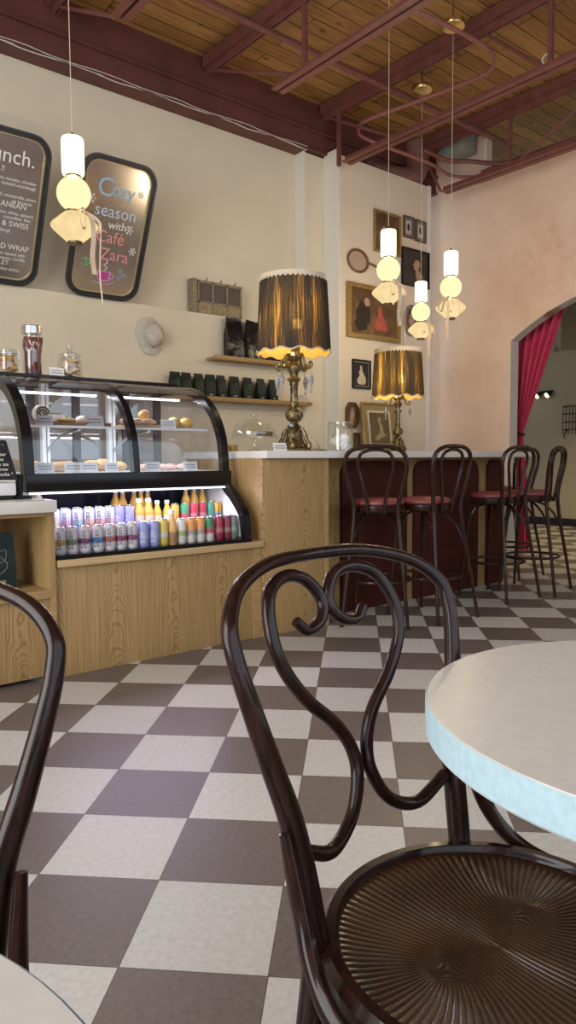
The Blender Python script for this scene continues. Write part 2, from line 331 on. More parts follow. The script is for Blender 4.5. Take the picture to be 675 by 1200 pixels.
M_BLACK = pm('black_enamel', (0.008, 0.008, 0.009), .22, var=.1, spec=.3)
M_BLACKM = pm('black_matte', (0.014, 0.015, 0.016), .5, var=.2, scale=40, spec=.25)
M_CHROME = pm('brushed_steel', (0.62, 0.61, 0.58), .25, 1.0, var=.05)
M_WHITE = pm('white_plastic', (0.80, 0.80, 0.80), .4, var=.02)
M_PAPER = pm('white_card', (0.82, 0.82, 0.84), .6, var=.03)
M_INK = pm('dark_ink', (0.03, 0.03, 0.04), .6, var=.1)
M_BRASS = pm('antique_brass', (0.21, 0.165, 0.09), .36, 1.0, var=.75, scale=60, bump=.5)
M_BRASSP = pm('polished_brass', (0.75, 0.55, 0.22), .22, 1.0, var=.1)
M_GLASS = glass_mat('clear_glass', (0.97, 0.98, 0.98), .12)
M_JAR = glass_mat('jar_glass', (0.90, 0.92, 0.91), .30, .02)
M_CASEGL = glass_mat('case_glass', (0.95, 0.96, 0.98), .10)
M_NAVY = pm('navy_back_panel', (0.02, 0.025, 0.05), .15, var=.2, scale=3)
M_LED = emit_mat('cool_led', (0.90, 0.90, 1.0), 4.0)
M_CURT = pm('raspberry_velvet', (0.56, 0.045, 0.11), .65, var=.15, scale=12)
M_GOLDF = pm('gilt_frame', (0.40, 0.27, 0.10), .38, .6, var=.25, scale=40, bump=.15)
M_BROWNF = pm('dark_wood_frame', (0.10, 0.055, 0.028), .45, var=.25, scale=30)
M_GREYF = pm('grey_frame', (0.22, 0.19, 0.17), .5, var=.15)
M_MAT = pm('olive_mat_board', (0.30, 0.24, 0.12), .7, var=.08)
M_CREAMMAT = pm('cream_mat_board', (0.66, 0.56, 0.40), .7, var=.05)
M_BAG = pm('dark_green_bag', (0.010, 0.020, 0.017), .45, var=.3, scale=18, bump=.35, spec=.25)
M_FOIL = pm('black_foil_bag', (0.010, 0.009, 0.009), .22, var=.3, scale=14, bump=.8)
M_LABELG = pm('grey_print', (0.16, 0.19, 0.17), .5, var=.1)
M_PASTRY = pm('golden_pastry', (0.62, 0.36, 0.13), .6, var=.35, scale=45, bump=.5)
M_PALEP = pm('pale_pastry', (0.78, 0.62, 0.44), .7, var=.15, scale=45, bump=.4)
M_ICING = pm('white_icing', (0.86, 0.80, 0.72), .5, var=.06, scale=60)
M_YELLOWC = pm('yellow_cake', (0.70, 0.46, 0.14), .55, var=.2, scale=40)
M_CAKE = pm('chocolate_cake', (0.10, 0.045, 0.02), .7, var=.35, scale=60, bump=.6)
M_BOARD = pm('walnut_board', (0.25, 0.125, 0.055), .5, var=.3, scale=4, stretch=(2, 20, 20))
M_RIBBON = pm('champagne_ribbon', (0.62, 0.47, 0.33), .45, var=.1, scale=30)
M_CORD = pm('clear_cord', (0.62, 0.52, 0.38), .4, var=.03)
M_CRYSTAL = pm('smoky_crystal', (0.32, 0.34, 0.36), .08, var=.4, scale=60, spec=1.0)
M_HAT = pm('plaster_white', (0.52, 0.48, 0.42), .8, var=.12, scale=25, bump=.3)
M_MIRROR = mirror_mat()
M_FRBLK = pm('ribbed_black_frame', (0.026, 0.027, 0.029), .35, var=.15, scale=15)
M_CHALKW = pm('white_chalk_ink', (0.80, 0.78, 0.74), .8, var=.03)
M_CHALKB = pm('blue_chalk_ink', (0.30, 0.50, 0.70), .8, var=.03)
M_CHALKL = pm('pale_blue_chalk_ink', (0.50, 0.60, 0.70), .8, var=.03)
M_CHALKP = pm('pink_chalk_ink', (0.72, 0.30, 0.30), .8, var=.03)
M_MAGENTA = pm('magenta_ink', (0.45, 0.07, 0.42), .7, var=.03)
M_GREENI = pm('green_ink', (0.2, 0.55, 0.2), .7, var=.03)
M_SHEER = sheer_mat(); M_LINING = lining_mat()
M_TRIMC = pm('cream_braid', (0.68, 0.60, 0.46), .8, var=.1, scale=80)
M_BULB = emit_mat('warm_bulb', (1.0, 0.72, 0.32), 22.0)
M_PCYL = emit_mat('opal_glass_bright', (1.0, 0.90, 0.62), 1.5, thru=.15); M_PBALL = emit_mat('opal_glass_soft', (1.0, 0.86, 0.47), .95, thru=.2)
M_PDIA = emit_mat('opal_glass_dim', (1.0, 0.76, 0.38), .92, .2, thru=.15)
M_OLDWIN = pm('weathered_grey_wood', (0.26, 0.21, 0.14), .8, var=.35, scale=12, stretch=(1, 1, 6), bump=.3)
M_DUSTY = pm('dusty_dark_pane', (0.10, 0.075, 0.065), .5, var=.1)
M_TIN = pm('embossed_tin', (0.33, 0.26, 0.16), .6, .3, var=.35, scale=28, bump=.6)
M_STONE = pm('grey_mortar_dark', (0.05, 0.045, 0.04), .8)
M_CABLE = pm('white_cable', (0.62, 0.60, 0.56), .6, var=.1)
M_DUCT = pm('mauve_duct', (0.24, 0.12, 0.10), .5, var=.1)
M_GREYBOX = pm('grey_metal_box', (0.30, 0.31, 0.29), .5, var=.1)
M_SPOT = emit_mat('spot_face', (1.0, 0.82, 0.45), 6.0)
M_WINFR = pm('storefront_aluminium', (0.10, 0.09, 0.085), .4, .5)
M_PINKV = pm('dusty_pink_velvet', (0.50, 0.22, 0.24), .8, var=.1, scale=20)

# ------------------------------------------------------------------ geometry helpers
def cr(P, n=10, closed=False):
    P = [Vector(p) for p in P]
    Q = [P[-1]]+P+[P[0], P[1]] if closed else [2*P[0]-P[1]]+P+[2*P[-1]-P[-2]]
    out = []
    for i in range(1, len(Q)-2):
        a, b, c, d = Q[i-1:i+3]
        for k in range(n):
            t = k/n; out.append(.5*((2*b)+(c-a)*t+(2*a-5*b+4*c-d)*t*t+(3*b-a-3*c+d)*t**3))
    if not closed: out.append(P[-1].copy())
    return out
def lerp_list(vals, n):
    k = len(vals)-1; o = []
    for i in range(n):
        t = i/(n-1)*k; j = min(int(t), k-1); o.append(vals[j]+(vals[j+1]-vals[j])*(t-j))
    return o
class MB:
    def __init__(s): s.v = []; s.f = []
    def add(s, vs, fs):
        o = len(s.v); s.v += [tuple(v) for v in vs]; s.f += [tuple(i+o for i in f) for f in fs]; return s
    def box(s, x0, x1, y0, y1, z0, z1):
        return s.add([(x0, y0, z0), (x1, y0, z0), (x1, y1, z0), (x0, y1, z0), (x0, y0, z1), (x1, y0, z1), (x1, y1, z1), (x0, y1, z1)],
                     [(0, 3, 2, 1), (4, 5, 6, 7), (0, 1, 5, 4), (1, 2, 6, 5), (2, 3, 7, 6), (3, 0, 4, 7)])
    def obox(s, c, ax, ay, az):
        c = Vector(c); ax, ay, az = Vector(ax), Vector(ay), Vector(az)
        vs = [c+sx*ax+sy*ay+sz*az for sz in (-1, 1) for sx, sy in ((-1, -1), (1, -1), (1, 1), (-1, 1))]
        return s.add(vs, [(0, 3, 2, 1), (4, 5, 6, 7), (0, 1, 5, 4), (1, 2, 6, 5), (2, 3, 7, 6), (3, 0, 4, 7)])
    def bar(s, a, b, wx, wy, up=(0, 0, 1)):
        a, b = Vector(a), Vector(b); d = (b-a); n = d.normalized(); u = Vector(up); 
        sx = n.cross(u)
        if sx.length < 1e-4: sx = n.cross(Vector((1, 0, 0)))
        sx.normalize(); sy = sx.cross(n)
        return s.obox((a+b)/2, sx*wx/2, sy*wy/2, d/2)
    def tube(s, path, r, seg=8, closed=False, flat=1.0, ref=None):
        P = [Vector(p) for p in path]; n = len(P)
        rs = r if isinstance(r, (list, tuple)) else [r]*n
        if len(rs) != n: rs = lerp_list(rs, n)
        T = []
        for i in range(n):
            a = P[(i-1) % n] if (closed or i > 0) else P[i]; b = P[(i+1) % n] if (closed or i < n-1) else P[i]
            d = b-a; T.append(d.normalized() if d.length > 1e-9 else Vector((0, 0, 1)))
        u = Vector(ref) if ref else (Vector((0, 0, 1)) if abs(T[0].z) < .9 else Vector((1, 0, 0)))
        u = (u-u.dot(T[0])*T[0]).normalized(); vs = []
        for i in range(n):
            u = (u-u.dot(T[i])*T[i])
            u = u.normalized() if u.length > 1e-6 else T[i].orthogonal().normalized()
            w2 = T[i].cross(u)
            for k in range(seg):
                a = 2*PI*k/seg; vs.append(P[i]+rs[i]*(math.cos(a)*u*flat+math.sin(a)*w2))
        fs = []
        for i in range(n if closed else n-1):
            for k in range(seg):
                a, b = i*seg+k, i*seg+(k+1) % seg; c, d = ((i+1) % n)*seg+(k+1) % seg, ((i+1) % n)*seg+k
                fs.append((a, b, c, d))
        if not closed:
            fs.append(tuple(reversed(range(seg)))); fs.append(tuple((n-1)*seg+k for k in range(seg)))
        return s.add(vs, fs)
    def lathe(s, prof, c=(0, 0, 0), seg=24, cap=True, fn=None):
        c = Vector(c); vs = []; n = len(prof)
        for i, (r, z) in enumerate(prof):
            for k in range(seg):
                a = 2*PI*k/seg; rr = r if fn is None else r*fn(a, i)
                vs.append(c+Vector((rr*math.cos(a), rr*math.sin(a), z)))
        fs = [(i*seg+k, i*seg+(k+1) % seg, (i+1)*seg+(k+1) % seg, (i+1)*seg+k) for i in range(n-1) for k in range(seg)]
        if cap:
            fs.append(tuple(reversed(range(seg)))); fs.append(tuple((n-1)*seg+k for k in range(seg)))
        return s.add(vs, fs)
    def sphere(s, c, rx, ry=None, rz=None, seg=14, rings=8, fn=None):
        ry = ry or rx; rz = rz or rx; c = Vector(c); vs = []
        for i in range(rings+1):
            t = -PI/2+PI*i/rings
            for k in range(seg):
                a = 2*PI*k/seg; d = Vector((math.cos(t)*math.cos(a), math.cos(t)*math.sin(a), math.sin(t)))
                q = 1 if fn is None else fn(d); vs.append(c+q*Vector((d.x*rx, d.y*ry, d.z*rz)))
        fs = [(i*seg+k, i*seg+(k+1) % seg, (i+1)*seg+(k+1) % seg, (i+1)*seg+k) for i in range(rings) for k in range(seg)]
        return s.add(vs, fs)
    def prism(s, poly, fn, t0, t1):
        n = len(poly); vs = [fn(a, b, t0) for a, b in poly]+[fn(a, b, t1) for a, b in poly]
        fs = [tuple(reversed(range(n))), tuple(range(n, 2*n))]+[(i, (i+1) % n, n+(i+1) % n, n+i) for i in range(n)]
        return s.add(vs, fs)
    def ring(s, outer, inner, fn, t0, t1):
        n = len(outer); vs = [fn(a, b, t) for t in (t0, t1) for L_ in (outer, inner) for a, b in L_]
        o0, i0, o1, i1 = 0, n, 2*n, 3*n; fs = []
        for k in range(n):
            j = (k+1) % n
            fs += [(o0+k, i0+k, i0+j, o0+j), (o1+k, o1+j, i1+j, i1+k), (o0+k, o0+j, o1+j, o1+k), (i0+k, i1+k, i1+j, i0+j)]
        return s.add(vs, fs)
    def ribbon(s, path, wdir, width, th=.0012):
        P = [Vector(p) for p in path]; n = len(P); vs = []
        for i, p in enumerate(P):
            wd = Vector(wdir(i/(n-1)) if callable(wdir) else wdir).normalized()*width/2
            t = (P[min(i+1, n-1)]-P[max(i-1, 0)]).normalized(); nn = t.cross(wd).normalized()*th/2
            vs += [p-wd-nn, p+wd-nn, p+wd+nn, p-wd+nn]
        fs = [(4*i+k, 4*i+(k+1) % 4, 4*i+4+(k+1) % 4, 4*i+4+k) for i in range(n-1) for k in range(4)]+[(3, 2, 1, 0), tuple(4*(n-1)+k for k in range(4))]
        return s.add(vs, fs)
    def sheet(s, grid, th=None):
        """grid of points (rows of equal length); th gives thickness"""
        nr, nc = len(grid), len(grid[0]); vs = [p for row in grid for p in row]
        fs = [(i*nc+j, i*nc+j+1, (i+1)*nc+j+1, (i+1)*nc+j) for i in range(nr-1) for j in range(nc-1)]
        if th is None: return s.add(vs, fs)
        V = [Vector(p) for p in vs]; off = []
        for i in range(nr):
            for j in range(nc):
                a = V[i*nc+min(j+1, nc-1)]-V[i*nc+max(j-1, 0)]; b = V[min(i+1, nr-1)*nc+j]-V[max(i-1, 0)*nc+j]
                off.append(V[i*nc+j]+a.cross(b).normalized()*th)
        m = nr*nc; F = [tuple(reversed(f)) for f in fs]+[tuple(x+m for x in f) for f in fs]
        edge = [(0*nc+j) for j in range(nc)]+[i*nc+nc-1 for i in range(1, nr)]+[(nr-1)*nc+j for j in range(nc-2, -1, -1)]+[i*nc for i in range(nr-2, 0, -1)]
        F += [(edge[k], edge[(k+1) % len(edge)], edge[(k+1) % len(edge)]+m, edge[k]+m) for k in range(len(edge))]
        return s.add(V+off, F)
    def build(s, name, mat, parent=None, bevel=0.0, angle=35, world=True, smooth=True):
        off = Vector((0, 0, 0))
        if parent is not None and world:
            q = parent
            while q is not None: off += q.location; q = q.parent
        me = bpy.data.meshes.new(name)
        me.from_pydata([tuple(Vector(v)-off) for v in s.v], [], s.f)
        bm = bmesh.new(); bm.from_mesh(me); bmesh.ops.remove_doubles(bm, verts=bm.verts, dist=1e-6)
        bmesh.ops.recalc_face_normals(bm, faces=bm.faces)
        if bevel: 
            eg = [e for e in bm.edges if len(e.link_faces) == 2 and e.calc_face_angle(0) > R(50)]
            if eg: bmesh.ops.bevel(bm, geom=eg, offset=bevel, segments=2, affect='EDGES', profile=.6)
        bm.to_mesh(me); bm.free()
        if smooth:
            me.shade_smooth(); me.set_sharp_from_angle(angle=R(angle))
        me.materials.append(mat)
        o = bpy.data.objects.new(name, me); C.objects.link(o)
        if parent is not None: o.parent = parent
        return o
def thing(name, label, cat, loc=(0, 0, 0), rz=0, group=None):
    o = bpy.data.objects.new(name, None); C.objects.link(o); o.empty_display_size = .1
    o.location = loc; o.rotation_euler = (0, 0, rz); return tag(o, label, cat, group)
def tag(o, label, cat, group=None):
    o['label'] = label; o['category'] = cat
    if group: o['group'] = group
    return o
def struct(mb, name, mat, parent=None, **kw):
    o = mb.build(name, mat, parent, **kw); o['kind'] = 'structure'; return o
def rebase(o, loc):
    """give a single-mesh thing an origin at its own base"""
    loc = Vector(loc); o.data.transform(Matrix.Translation(-loc)); o.location = loc; return o
def dup(root, loc, rz=None, label=None, group=None):
    r = root.copy(); C.objects.link(r); r.location = loc
    if rz is not None: r.rotation_euler = (0, 0, rz)
    if label: r['label'] = label
    if group: r['group'] = group
    for ch in list(root.children):
        c = ch.copy(); C.objects.link(c); c.parent = r
        for g in list(ch.children):
            d = g.copy(); C.objects.link(d); d.parent = c
    return r
def bx(*a): return MB().box(*a)
def text_part(body, size, mat, parent, fn, name='lettering', align='LEFT', ext=.0006, bold=0.0, space=1.0):
    """flat lettering: outlines from the built-in font laid on a surface by fn(x, y, z)"""
    cu = bpy.data.curves.new('t', 'FONT'); cu.body = body; cu.size = size; cu.align_x = align; cu.extrude = ext; cu.offset = bold; cu.resolution_u = 3
    cu.space_line = space
    o = bpy.data.objects.new('t', cu); C.objects.link(o)
    dg = bpy.context.evaluated_depsgraph_get(); me = bpy.data.meshes.new_from_object(o.evaluated_get(dg))
    bpy.data.objects.remove(o); bpy.data.curves.remove(cu)
    for v in me.vertices: v.co = Vector(fn(v.co.x, v.co.y, v.co.z))
    me.name = name; me.materials.clear(); me.materials.append(mat)
    ob = bpy.data.objects.new(name, me); C.objects.link(ob); ob.parent = parent; return ob
def rrect(w, h, r, n=8):
    o = []
    for cx, cy, a0 in ((w/2-r, h/2-r, 0), (-w/2+r, h/2-r, 90), (-w/2+r, -h/2+r, 180), (w/2-r, -h/2+r, 270)):
        for k in range(n+1):
            a = R(a0+90*k/n); o.append((cx+r*math.cos(a), cy+r*math.sin(a)))
    return o
ORD = ['first', 'second', 'third', 'fourth', 'fifth', 'sixth', 'seventh', 'eighth', 'ninth', 'tenth', 'eleventh', 'twelfth', 'thirteenth', 'fourteenth', 'fifteenth', 'sixteenth', 'seventeenth', 'eighteenth', 'nineteenth']

# ------------------------------------------------------------------ planes of the room
YU, YL, YP, YG = 5.50, 5.39, 5.36, 5.15     # upper wall, thicker lower wall, pier, gallery wall
XP = 6.60                                   # pink arch wall
XS1, XS2, XG = 4.68, 4.93, 6.28             # pier face, gallery start, gallery end
ZD = 4.42                                   # underside of the deck
ZLEDGE = 2.30
XH = 10.15

struct(bx(-3, 12, -2.2, 9.5, -.1, 0), 'floor', M_FLOOR)
struct(bx(-3, 7.4, -2.2, 6.2, ZD, ZD+.12), 'ceiling', M_DECK)
lw = bx(-3, XS1, YL, 5.8, 0, ZLEDGE).box(-3, XS1, YU, 5.8, ZLEDGE, 4.05)
struct(lw, 'wall_left', M_CREAM)
zt1 = onY(356, 178, YP).z; zt2 = onY(398, 181, YG).z
struct(bx(XS1, XS2, YP, 5.8, 0, zt1), 'wall_pier', M_CREAM)
struct(bx(XS1-.008, XS1-.0005, YP, YL-.001, 0, ZLEDGE+.001).box(XS1-.008, XS1-.0005, YP, YU-.001, ZLEDGE+.001, zt1+.02), 'trim_1', M_TRIMW)
struct(bx(XS2, XG, YG, 5.45, 0, zt2), 'wall_gallery', M_GAL)
struct(bx(XS2-.006, XS2+.004, YG-.002, YP, 0, zt2+.06), 'trim_2', M_TRIMW)
struct(bx(XG-.035, XG+.006, YG-.008, YG+.3, 0, zt2+.01), 'trim_3', M_TRIMW)
# the deep oxblood ledger beam over the left wall, with its lips
ZB = onY(110, 86, 5.33).z
lb = bx(-3, 7.2, 5.33, 5.62, ZB, ZD)
lb.box(-3, 7.2, 5.30, 5.33, ZB+.17, ZB+.195).box(-3, 7.2, 5.31, 5.33, ZB, ZB+.02)
struct(lb, 'trim_4', M_BEAM)

# pink wall with a segmental arch
def arch_wall(mb, x0, x1, y0, y1, ztop, ya, yb, zs, zc, n=24):
    pts = [(yb, 0), (yb, zs)]
    hw = (yb-ya)/2; rise = zc-zs; rad = (hw*hw+rise*rise)/(2*rise); cy = (ya+yb)/2; cz = zc-rad
    a0 = math.asin(hw/rad); arc = [(cy+rad*math.sin(a), cz+rad*math.cos(a)) for a in [a0-2*a0*k/n for k in range(n+1)]]
    fn = lambda a, b, t: (t, a, b)
    mb.prism([(y1, 0), (y1, ztop), (yb, ztop), (yb, 0)][::-1], fn, x0, x1)
    mb.prism([(ya, 0), (ya, ztop), (y0, ztop), (y0, 0)][::-1], fn, x0, x1)
    for (p, q) in zip(arc[:-1], arc[1:]):
        mb.prism([p, q, (q[0], ztop), (p[0], ztop)], fn, x0, x1)
    return arc
ZPT = 3.955
YJ = onX(598, 440, XP).y; ZS = onX(599, 399, XP).z
mb = MB(); ARC = arch_wall(mb, XP, XP+.13, -2.2, 6.2, ZPT, YJ-2.7, YJ, ZS, ZS+.42)
mb.box(XP, XP+.13, onX(568, 180, XP).y, 6.2, ZPT, ZD)
struct(mb, 'wall_pink', M_PINK)
# painted reveal lining the arch (a thin plaster band)
arc_in = [(y-.004*(1 if y > YJ-1.35 else -1), z-.004) for y, z in ARC]
rv = MB(); fnx = lambda a, b, t: (t, a, b)
full = [(YJ, 0)]+ARC+[(YJ-2.7, 0)]; cyz = (YJ-1.35, 1.2)
inn = [(y+(cyz[0]-y)*.004, z+((cyz[1]-z)*.004 if z > .01 else 0)) for y, z in full]
for (p, q, pi, qi) in zip(full[:-1], full[1:], inn[:-1], inn[1:]): rv.prism([p, q, qi, pi], fnx, XP-.001, XP+.132)
struct(rv, 'trim_5', M_JAMB)
struct(bx(XP-.012, XP+.0, onX(568, 180, XP).y-.03, onX(568, 180, XP).y+.0, ZPT, ZD), 'trim_6', M_TRIMW)
# hall beyond the arch
hw = bx(XH, XH+.2, -2.2, 9.5, 0, 2.62)
struct(hw, 'wall_hall', M_HALL)
struct(bx(XH+.9, XH+1.0, -2.2, 9.5, 2.3, 4.4), 'wall_hall_recess', M_HALL)
struct(bx(XH, XH+.2, 5.93, 9.5, 2.62, 4.4), 'wall_hall_upper', M_HALL)
struct(bx(XP+.13, XH+1.1, -2.2, 9.5, 3.6, 3.7), 'ceiling_hall', M_HALL)
struct(bx(XP+.13, XH+1.0, 9.0, 9.2, 0, 3.6), 'wall_hall_side', M_HALL)
struct(bx(XH-.02, XH, -2.2, 9.5, 0, .11), 'baseboard_hall', M_BLACKM)
# street side behind the camera: storefront openings with frames
def storefront(name, wn, x0, x1, y0, y1, along):
    pass
sf = bx(-2.8, -2.62, -2.2, 5.8, 0, .35).box(-2.8, -2.62, -2.2, 5.8, 3.5, ZD).box(-2.8, -2.62, -2.2, -1.6, .35, 3.5).box(-2.8, -2.62, 4.3, 5.8, .35, 3.5)
struct(sf, 'wall_street', M_CREAM)
f = MB()
for y in (-1.6, 0.35, 2.3, 4.25): f.box(-2.74, -2.66, y, y+.05, .35, 3.5)
f.box(-2.74, -2.66, -1.6, 4.3, .35, .41).box(-2.74, -2.66, -1.6, 4.3, 3.44, 3.5).box(-2.74, -2.66, -1.6, 4.3, 2.6, 2.65)
struct(f, 'window_1', M_WINFR)
nb = bx(-2.8, 7.2, -1.9, -1.72, 0, .7).box(-2.8, 7.2, -1.9, -1.72, 3.4, ZD).box(-2.8, -1.5, -1.9, -1.72, .7, 3.4).box(5.5, 7.2, -1.9, -1.72, .7, 3.4)
struct(nb, 'wall_near', M_PINK)
f = MB()
for x in (-1.5, .25, 2.0, 3.75, 5.45): f.box(x, x+.05, -1.84, -1.76, .7, 3.4)
f.box(-1.5, 5.5, -1.84, -1.76, .7, .76).box(-1.5, 5.5, -1.84, -1.76, 3.34, 3.4)
struct(f, 'window_2', M_WINFR)

# ------------------------------------------------------------------ roof steel
def joist(X, label, ytop0, ybot, verts_, diags, y1=-2.0, zt=4.31, zb=3.79):
    t = thing('roof_joist', label, 'joist', (X, ytop0, ZD), 0, None)
    tc = MB(); 
    for sx in (-1, 1):
        tc.box(X+sx*.008, X+sx*.062, y1, ytop0, ZD-.10, ZD-.085).box(X+sx*.008, X+sx*.018, y1, ytop0, ZD-.155, ZD-.085)
    tc.box(X-.055, X+.055, y1, ytop0, ZD-.085, ZD-.012)
    tc.build('top_chord', M_STEEL, t)
    bc = MB()
    for sx in (-1, 1):
        bc.box(X+sx*.012, X+sx*.062, y1, ybot, zb-.008, zb).box(X+sx*.012, X+sx*.020, y1, ybot, zb, zb+.05)
    bc.build('bottom_chord', M_STEEL, t)
    for y in verts_: bx(X-.016, X+.016, y-.016, y+.016, zb+.002, ZD-.1).build('web_post', M_STEEL, t)
    for (ya, yb, up) in diags:
        MB().tube([(X, ya, ZD-.12 if up else zb+.03), (X, yb, zb+.03 if up else ZD-.12)], .014, 8).build('web_rod', M_STEEL, t)
    return t
joist(2.22, 'oxblood steel roof joist crossing above the menu mirrors', 5.3, 4.3, [3.2, 1.4], [(5.25, 4.35, True), (4.2, 3.3, False), (3.1, 2.2, True)])
joist(3.55, 'oxblood steel roof joist ending over the vintage window frame', 5.3, 4.38, [4.06, 2.2], [(5.27, 4.15, True), (3.9, 3.0, True), (2.9, 2.3, False), (2.1, 1.2, True)])
joist(4.88, 'oxblood steel roof joist ending above the gallery wall corner', 5.3, 5.0, [5.1, 2.92, 1.0], [(3.5, 2.97, True), (2.85, 2.35, True), (5.27, 4.4, True)])
joist(6.20, 'oxblood steel roof joist closest to the pink arch wall', 5.3, 4.9, [4.12, 2.0], [(4.05, 3.0, False), (5.2, 4.95, True), (2.9, 2.1, True)])
pw = MB(); pw.box(XP-.07, XP, -2.0, onX(568, 208, XP).y, ZPT-.02, ZPT+.07).box(XP-.075, XP+.13, -2.0, onX(568, 208, XP).y+.05, ZPT-.03, ZPT-.015)
struct(pw, 'trim_7', M_STEEL)
def pipe(name, label, cat, pts, r, mat, n=8, sm=True):
    o = MB().tube(cr(pts, n) if sm else pts, r, 10).build(name, mat); p = pts[0]; rebase(o, p); return tag(o, label, cat)
pz = 4.18
pipe('sprinkler_pipe', 'oxblood sprinkler pipe running along under the wood deck', 'pipe', [(-1, 4.37, pz), (3.0, 4.37, pz), (6.5, 4.37, pz)], .024, M_STEEL)
p1 = onZ(465, 0, 4.13); p2 = onZ(572, 58, 4.1); p3 = onZ(579, 72, 4.1); p4 = onZ(566, 88, 4.1); p5 = onZ(432, 140, 4.1); p6 = onZ(420, 152, 4.1); p7 = onZ(432, 164, 4.1)
p8 = onZ(500, 190, 4.02); p9 = onX(565, 207, XP-.05)
pipe('bent_conduit', 'mauve conduit making a long U bend under the roof deck', 'pipe', [onZ(440, -30, 4.15), p1, onZ(540, 38, 4.1), p2, p3, p4, onZ(500, 115, 4.1), p5, p6, p7, p8, onX(530, 206, XP-.12), p9], .017, M_PIPE)
pipe('flexible_conduit', 'dark flexible conduit sagging above the pink wall corner', 'pipe', [onX(497, 176, 6.0), onX(525, 188, 6.2), onX(550, 189, 6.3), onX(590, 191, 6.5), onX(640, 178, 6.5)], .022, M_STEEL)
d1 = onX(470, 200, 5.9)
dd = MB().tube(cr([(5.5, 5.32, 3.93), (5.75, 5.3, 3.95), (6.05, 5.28, 4.0), (6.2, 5.27, 4.15), (6.2, 5.27, 4.41)], 8), .125, 16).build('duct_elbow', M_DUCT)
tag(rebase(dd, (5.5, 5.32, 3.93)), 'mauve painted round duct elbow behind the gallery wall top', 'duct')
q = onX(537, 132, 6.45)
bb = bx(q.x-.12, q.x+.1, q.y-.16, q.y+.16, 4.22, ZD).build('junction_box', M_GREYBOX, bevel=.004); tag(rebase(bb, (q.x, q.y, 4.22)), 'grey metal box fixed under the deck near the pink wall', 'box')
# a bundle of white cables pinned along the bottom of the beam
cb = MB()
for j in range(3):
    pts = []
    for i in range(26):
        x = 0.2+i*4.47/25; pts.append((x, 5.322-.005*j, ZB+.000+.007*math.sin(i*1.7+j*2)+.006*j+random.uniform(-.004, .004)))
    cb.tube(cr(pts, 4), .0045, 6)
o = cb.build('cable_bundle', M_CABLE); tag(rebase(o, (0.2, 5.31, ZB)), 'white cables tacked along the foot of the oxblood beam', 'cable')
qs = onX(640, 69, 4.88)
hk = MB().tube([(qs.x-.0, qs.y+.03*math.cos(a), qs.z+.0+.03*math.sin(a)) for a in [R(-110+20*i) for i in range(13)]], .006, 8).build('pipe_clip', M_CABLE)
tag(rebase(hk, qs), 'small white hook clipped on the joist rod', 'hook')

# ------------------------------------------------------------------ counter, bar and cabinets
BZ = 1.073
t = thing('bar_counter', 'oak bar counter with burgundy rounded panels facing the stools', 'counter', (2.5, 3.25, 0))
oak = bx(2.502, 3.0, 3.25, 4.05, 0, BZ-.043)
oak.build('end_cabinet', M_OAK, t, bevel=.002)
bx(3.0, 5.15, 3.45, 4.05, 0, BZ-.043).build('back_panel', M_OAK, t)
bx(2.985, 3.012, 3.245, 3.46, 0, BZ-.045).build('edge_strip', M_OAKX, t)
def rpanel(x0, x1, zt, r=.10, n=8):
    pts = [(x0, 0.0), (x1, 0.0)]
    for cx, a0 in ((x1-r, 0), (x0+r, 90)):
        for k in range(n+1):
            a = R(a0+90*k/n); pts.append((cx+r*math.cos(a), zt-r+r*math.sin(a)))
    return pts
fny = lambda a, b, tt: (a, tt, b)
for x0, x1 in ((3.30, 3.95), (4.03, 4.80), (4.92, 5.148)):
    MB().prism(rpanel(x0, x1, 1.012, .1 if x1-x0 > .3 else .08), fny, 3.425, 3.45).build('burgundy_panel', M_BURG, t, bevel=.006)['label'] = 'burgundy panel with rounded top corners'
o = bx(2.5, 5.23, 3.20, 4.10, BZ-.043, BZ).box(XS2+.005, 5.23, 4.10, YG-.012, BZ-.043, BZ).build('bar_countertop', M_SLAB, bevel=.003)
tag(rebase(o, (2.5, 3.2, BZ-.043)), 'white stone bar top carrying the big lamps', 'countertop')
t = thing('bar_return_base', 'oak base under the bar top beside the framed gallery wall', 'cabinet', (XS2+.03, 4.06, 0))
bx(XS2+.03, 5.13, 4.056, YG-.013, 0, BZ-.044).build('body', M_OAK, t)
bx(XS2+.06, 5.10, 4.0525, 4.056, .1, BZ-.08).build('door', M_OAK, t)

t = thing('case_plinth', 'oak plinth carrying the curved glass pastry case', 'cabinet', (1.3, 3.25, 0))
bx(1.296, 2.498, 3.27, 4.2, 0.0, .527).build('front_panel', M_OAK, t, bevel=.002)
bx(1.297, 2.497, 3.235, 4.2, .527, .561).build('top_board', oak_mat('oak_board', 'X', (0.60, 0.42, 0.22), (0.48, 0.32, 0.15), False), t, bevel=.002)
bx(2.44, 2.498, 3.262, 3.27, 0.0, .527).build('edge_strip', M_OAKX, t)

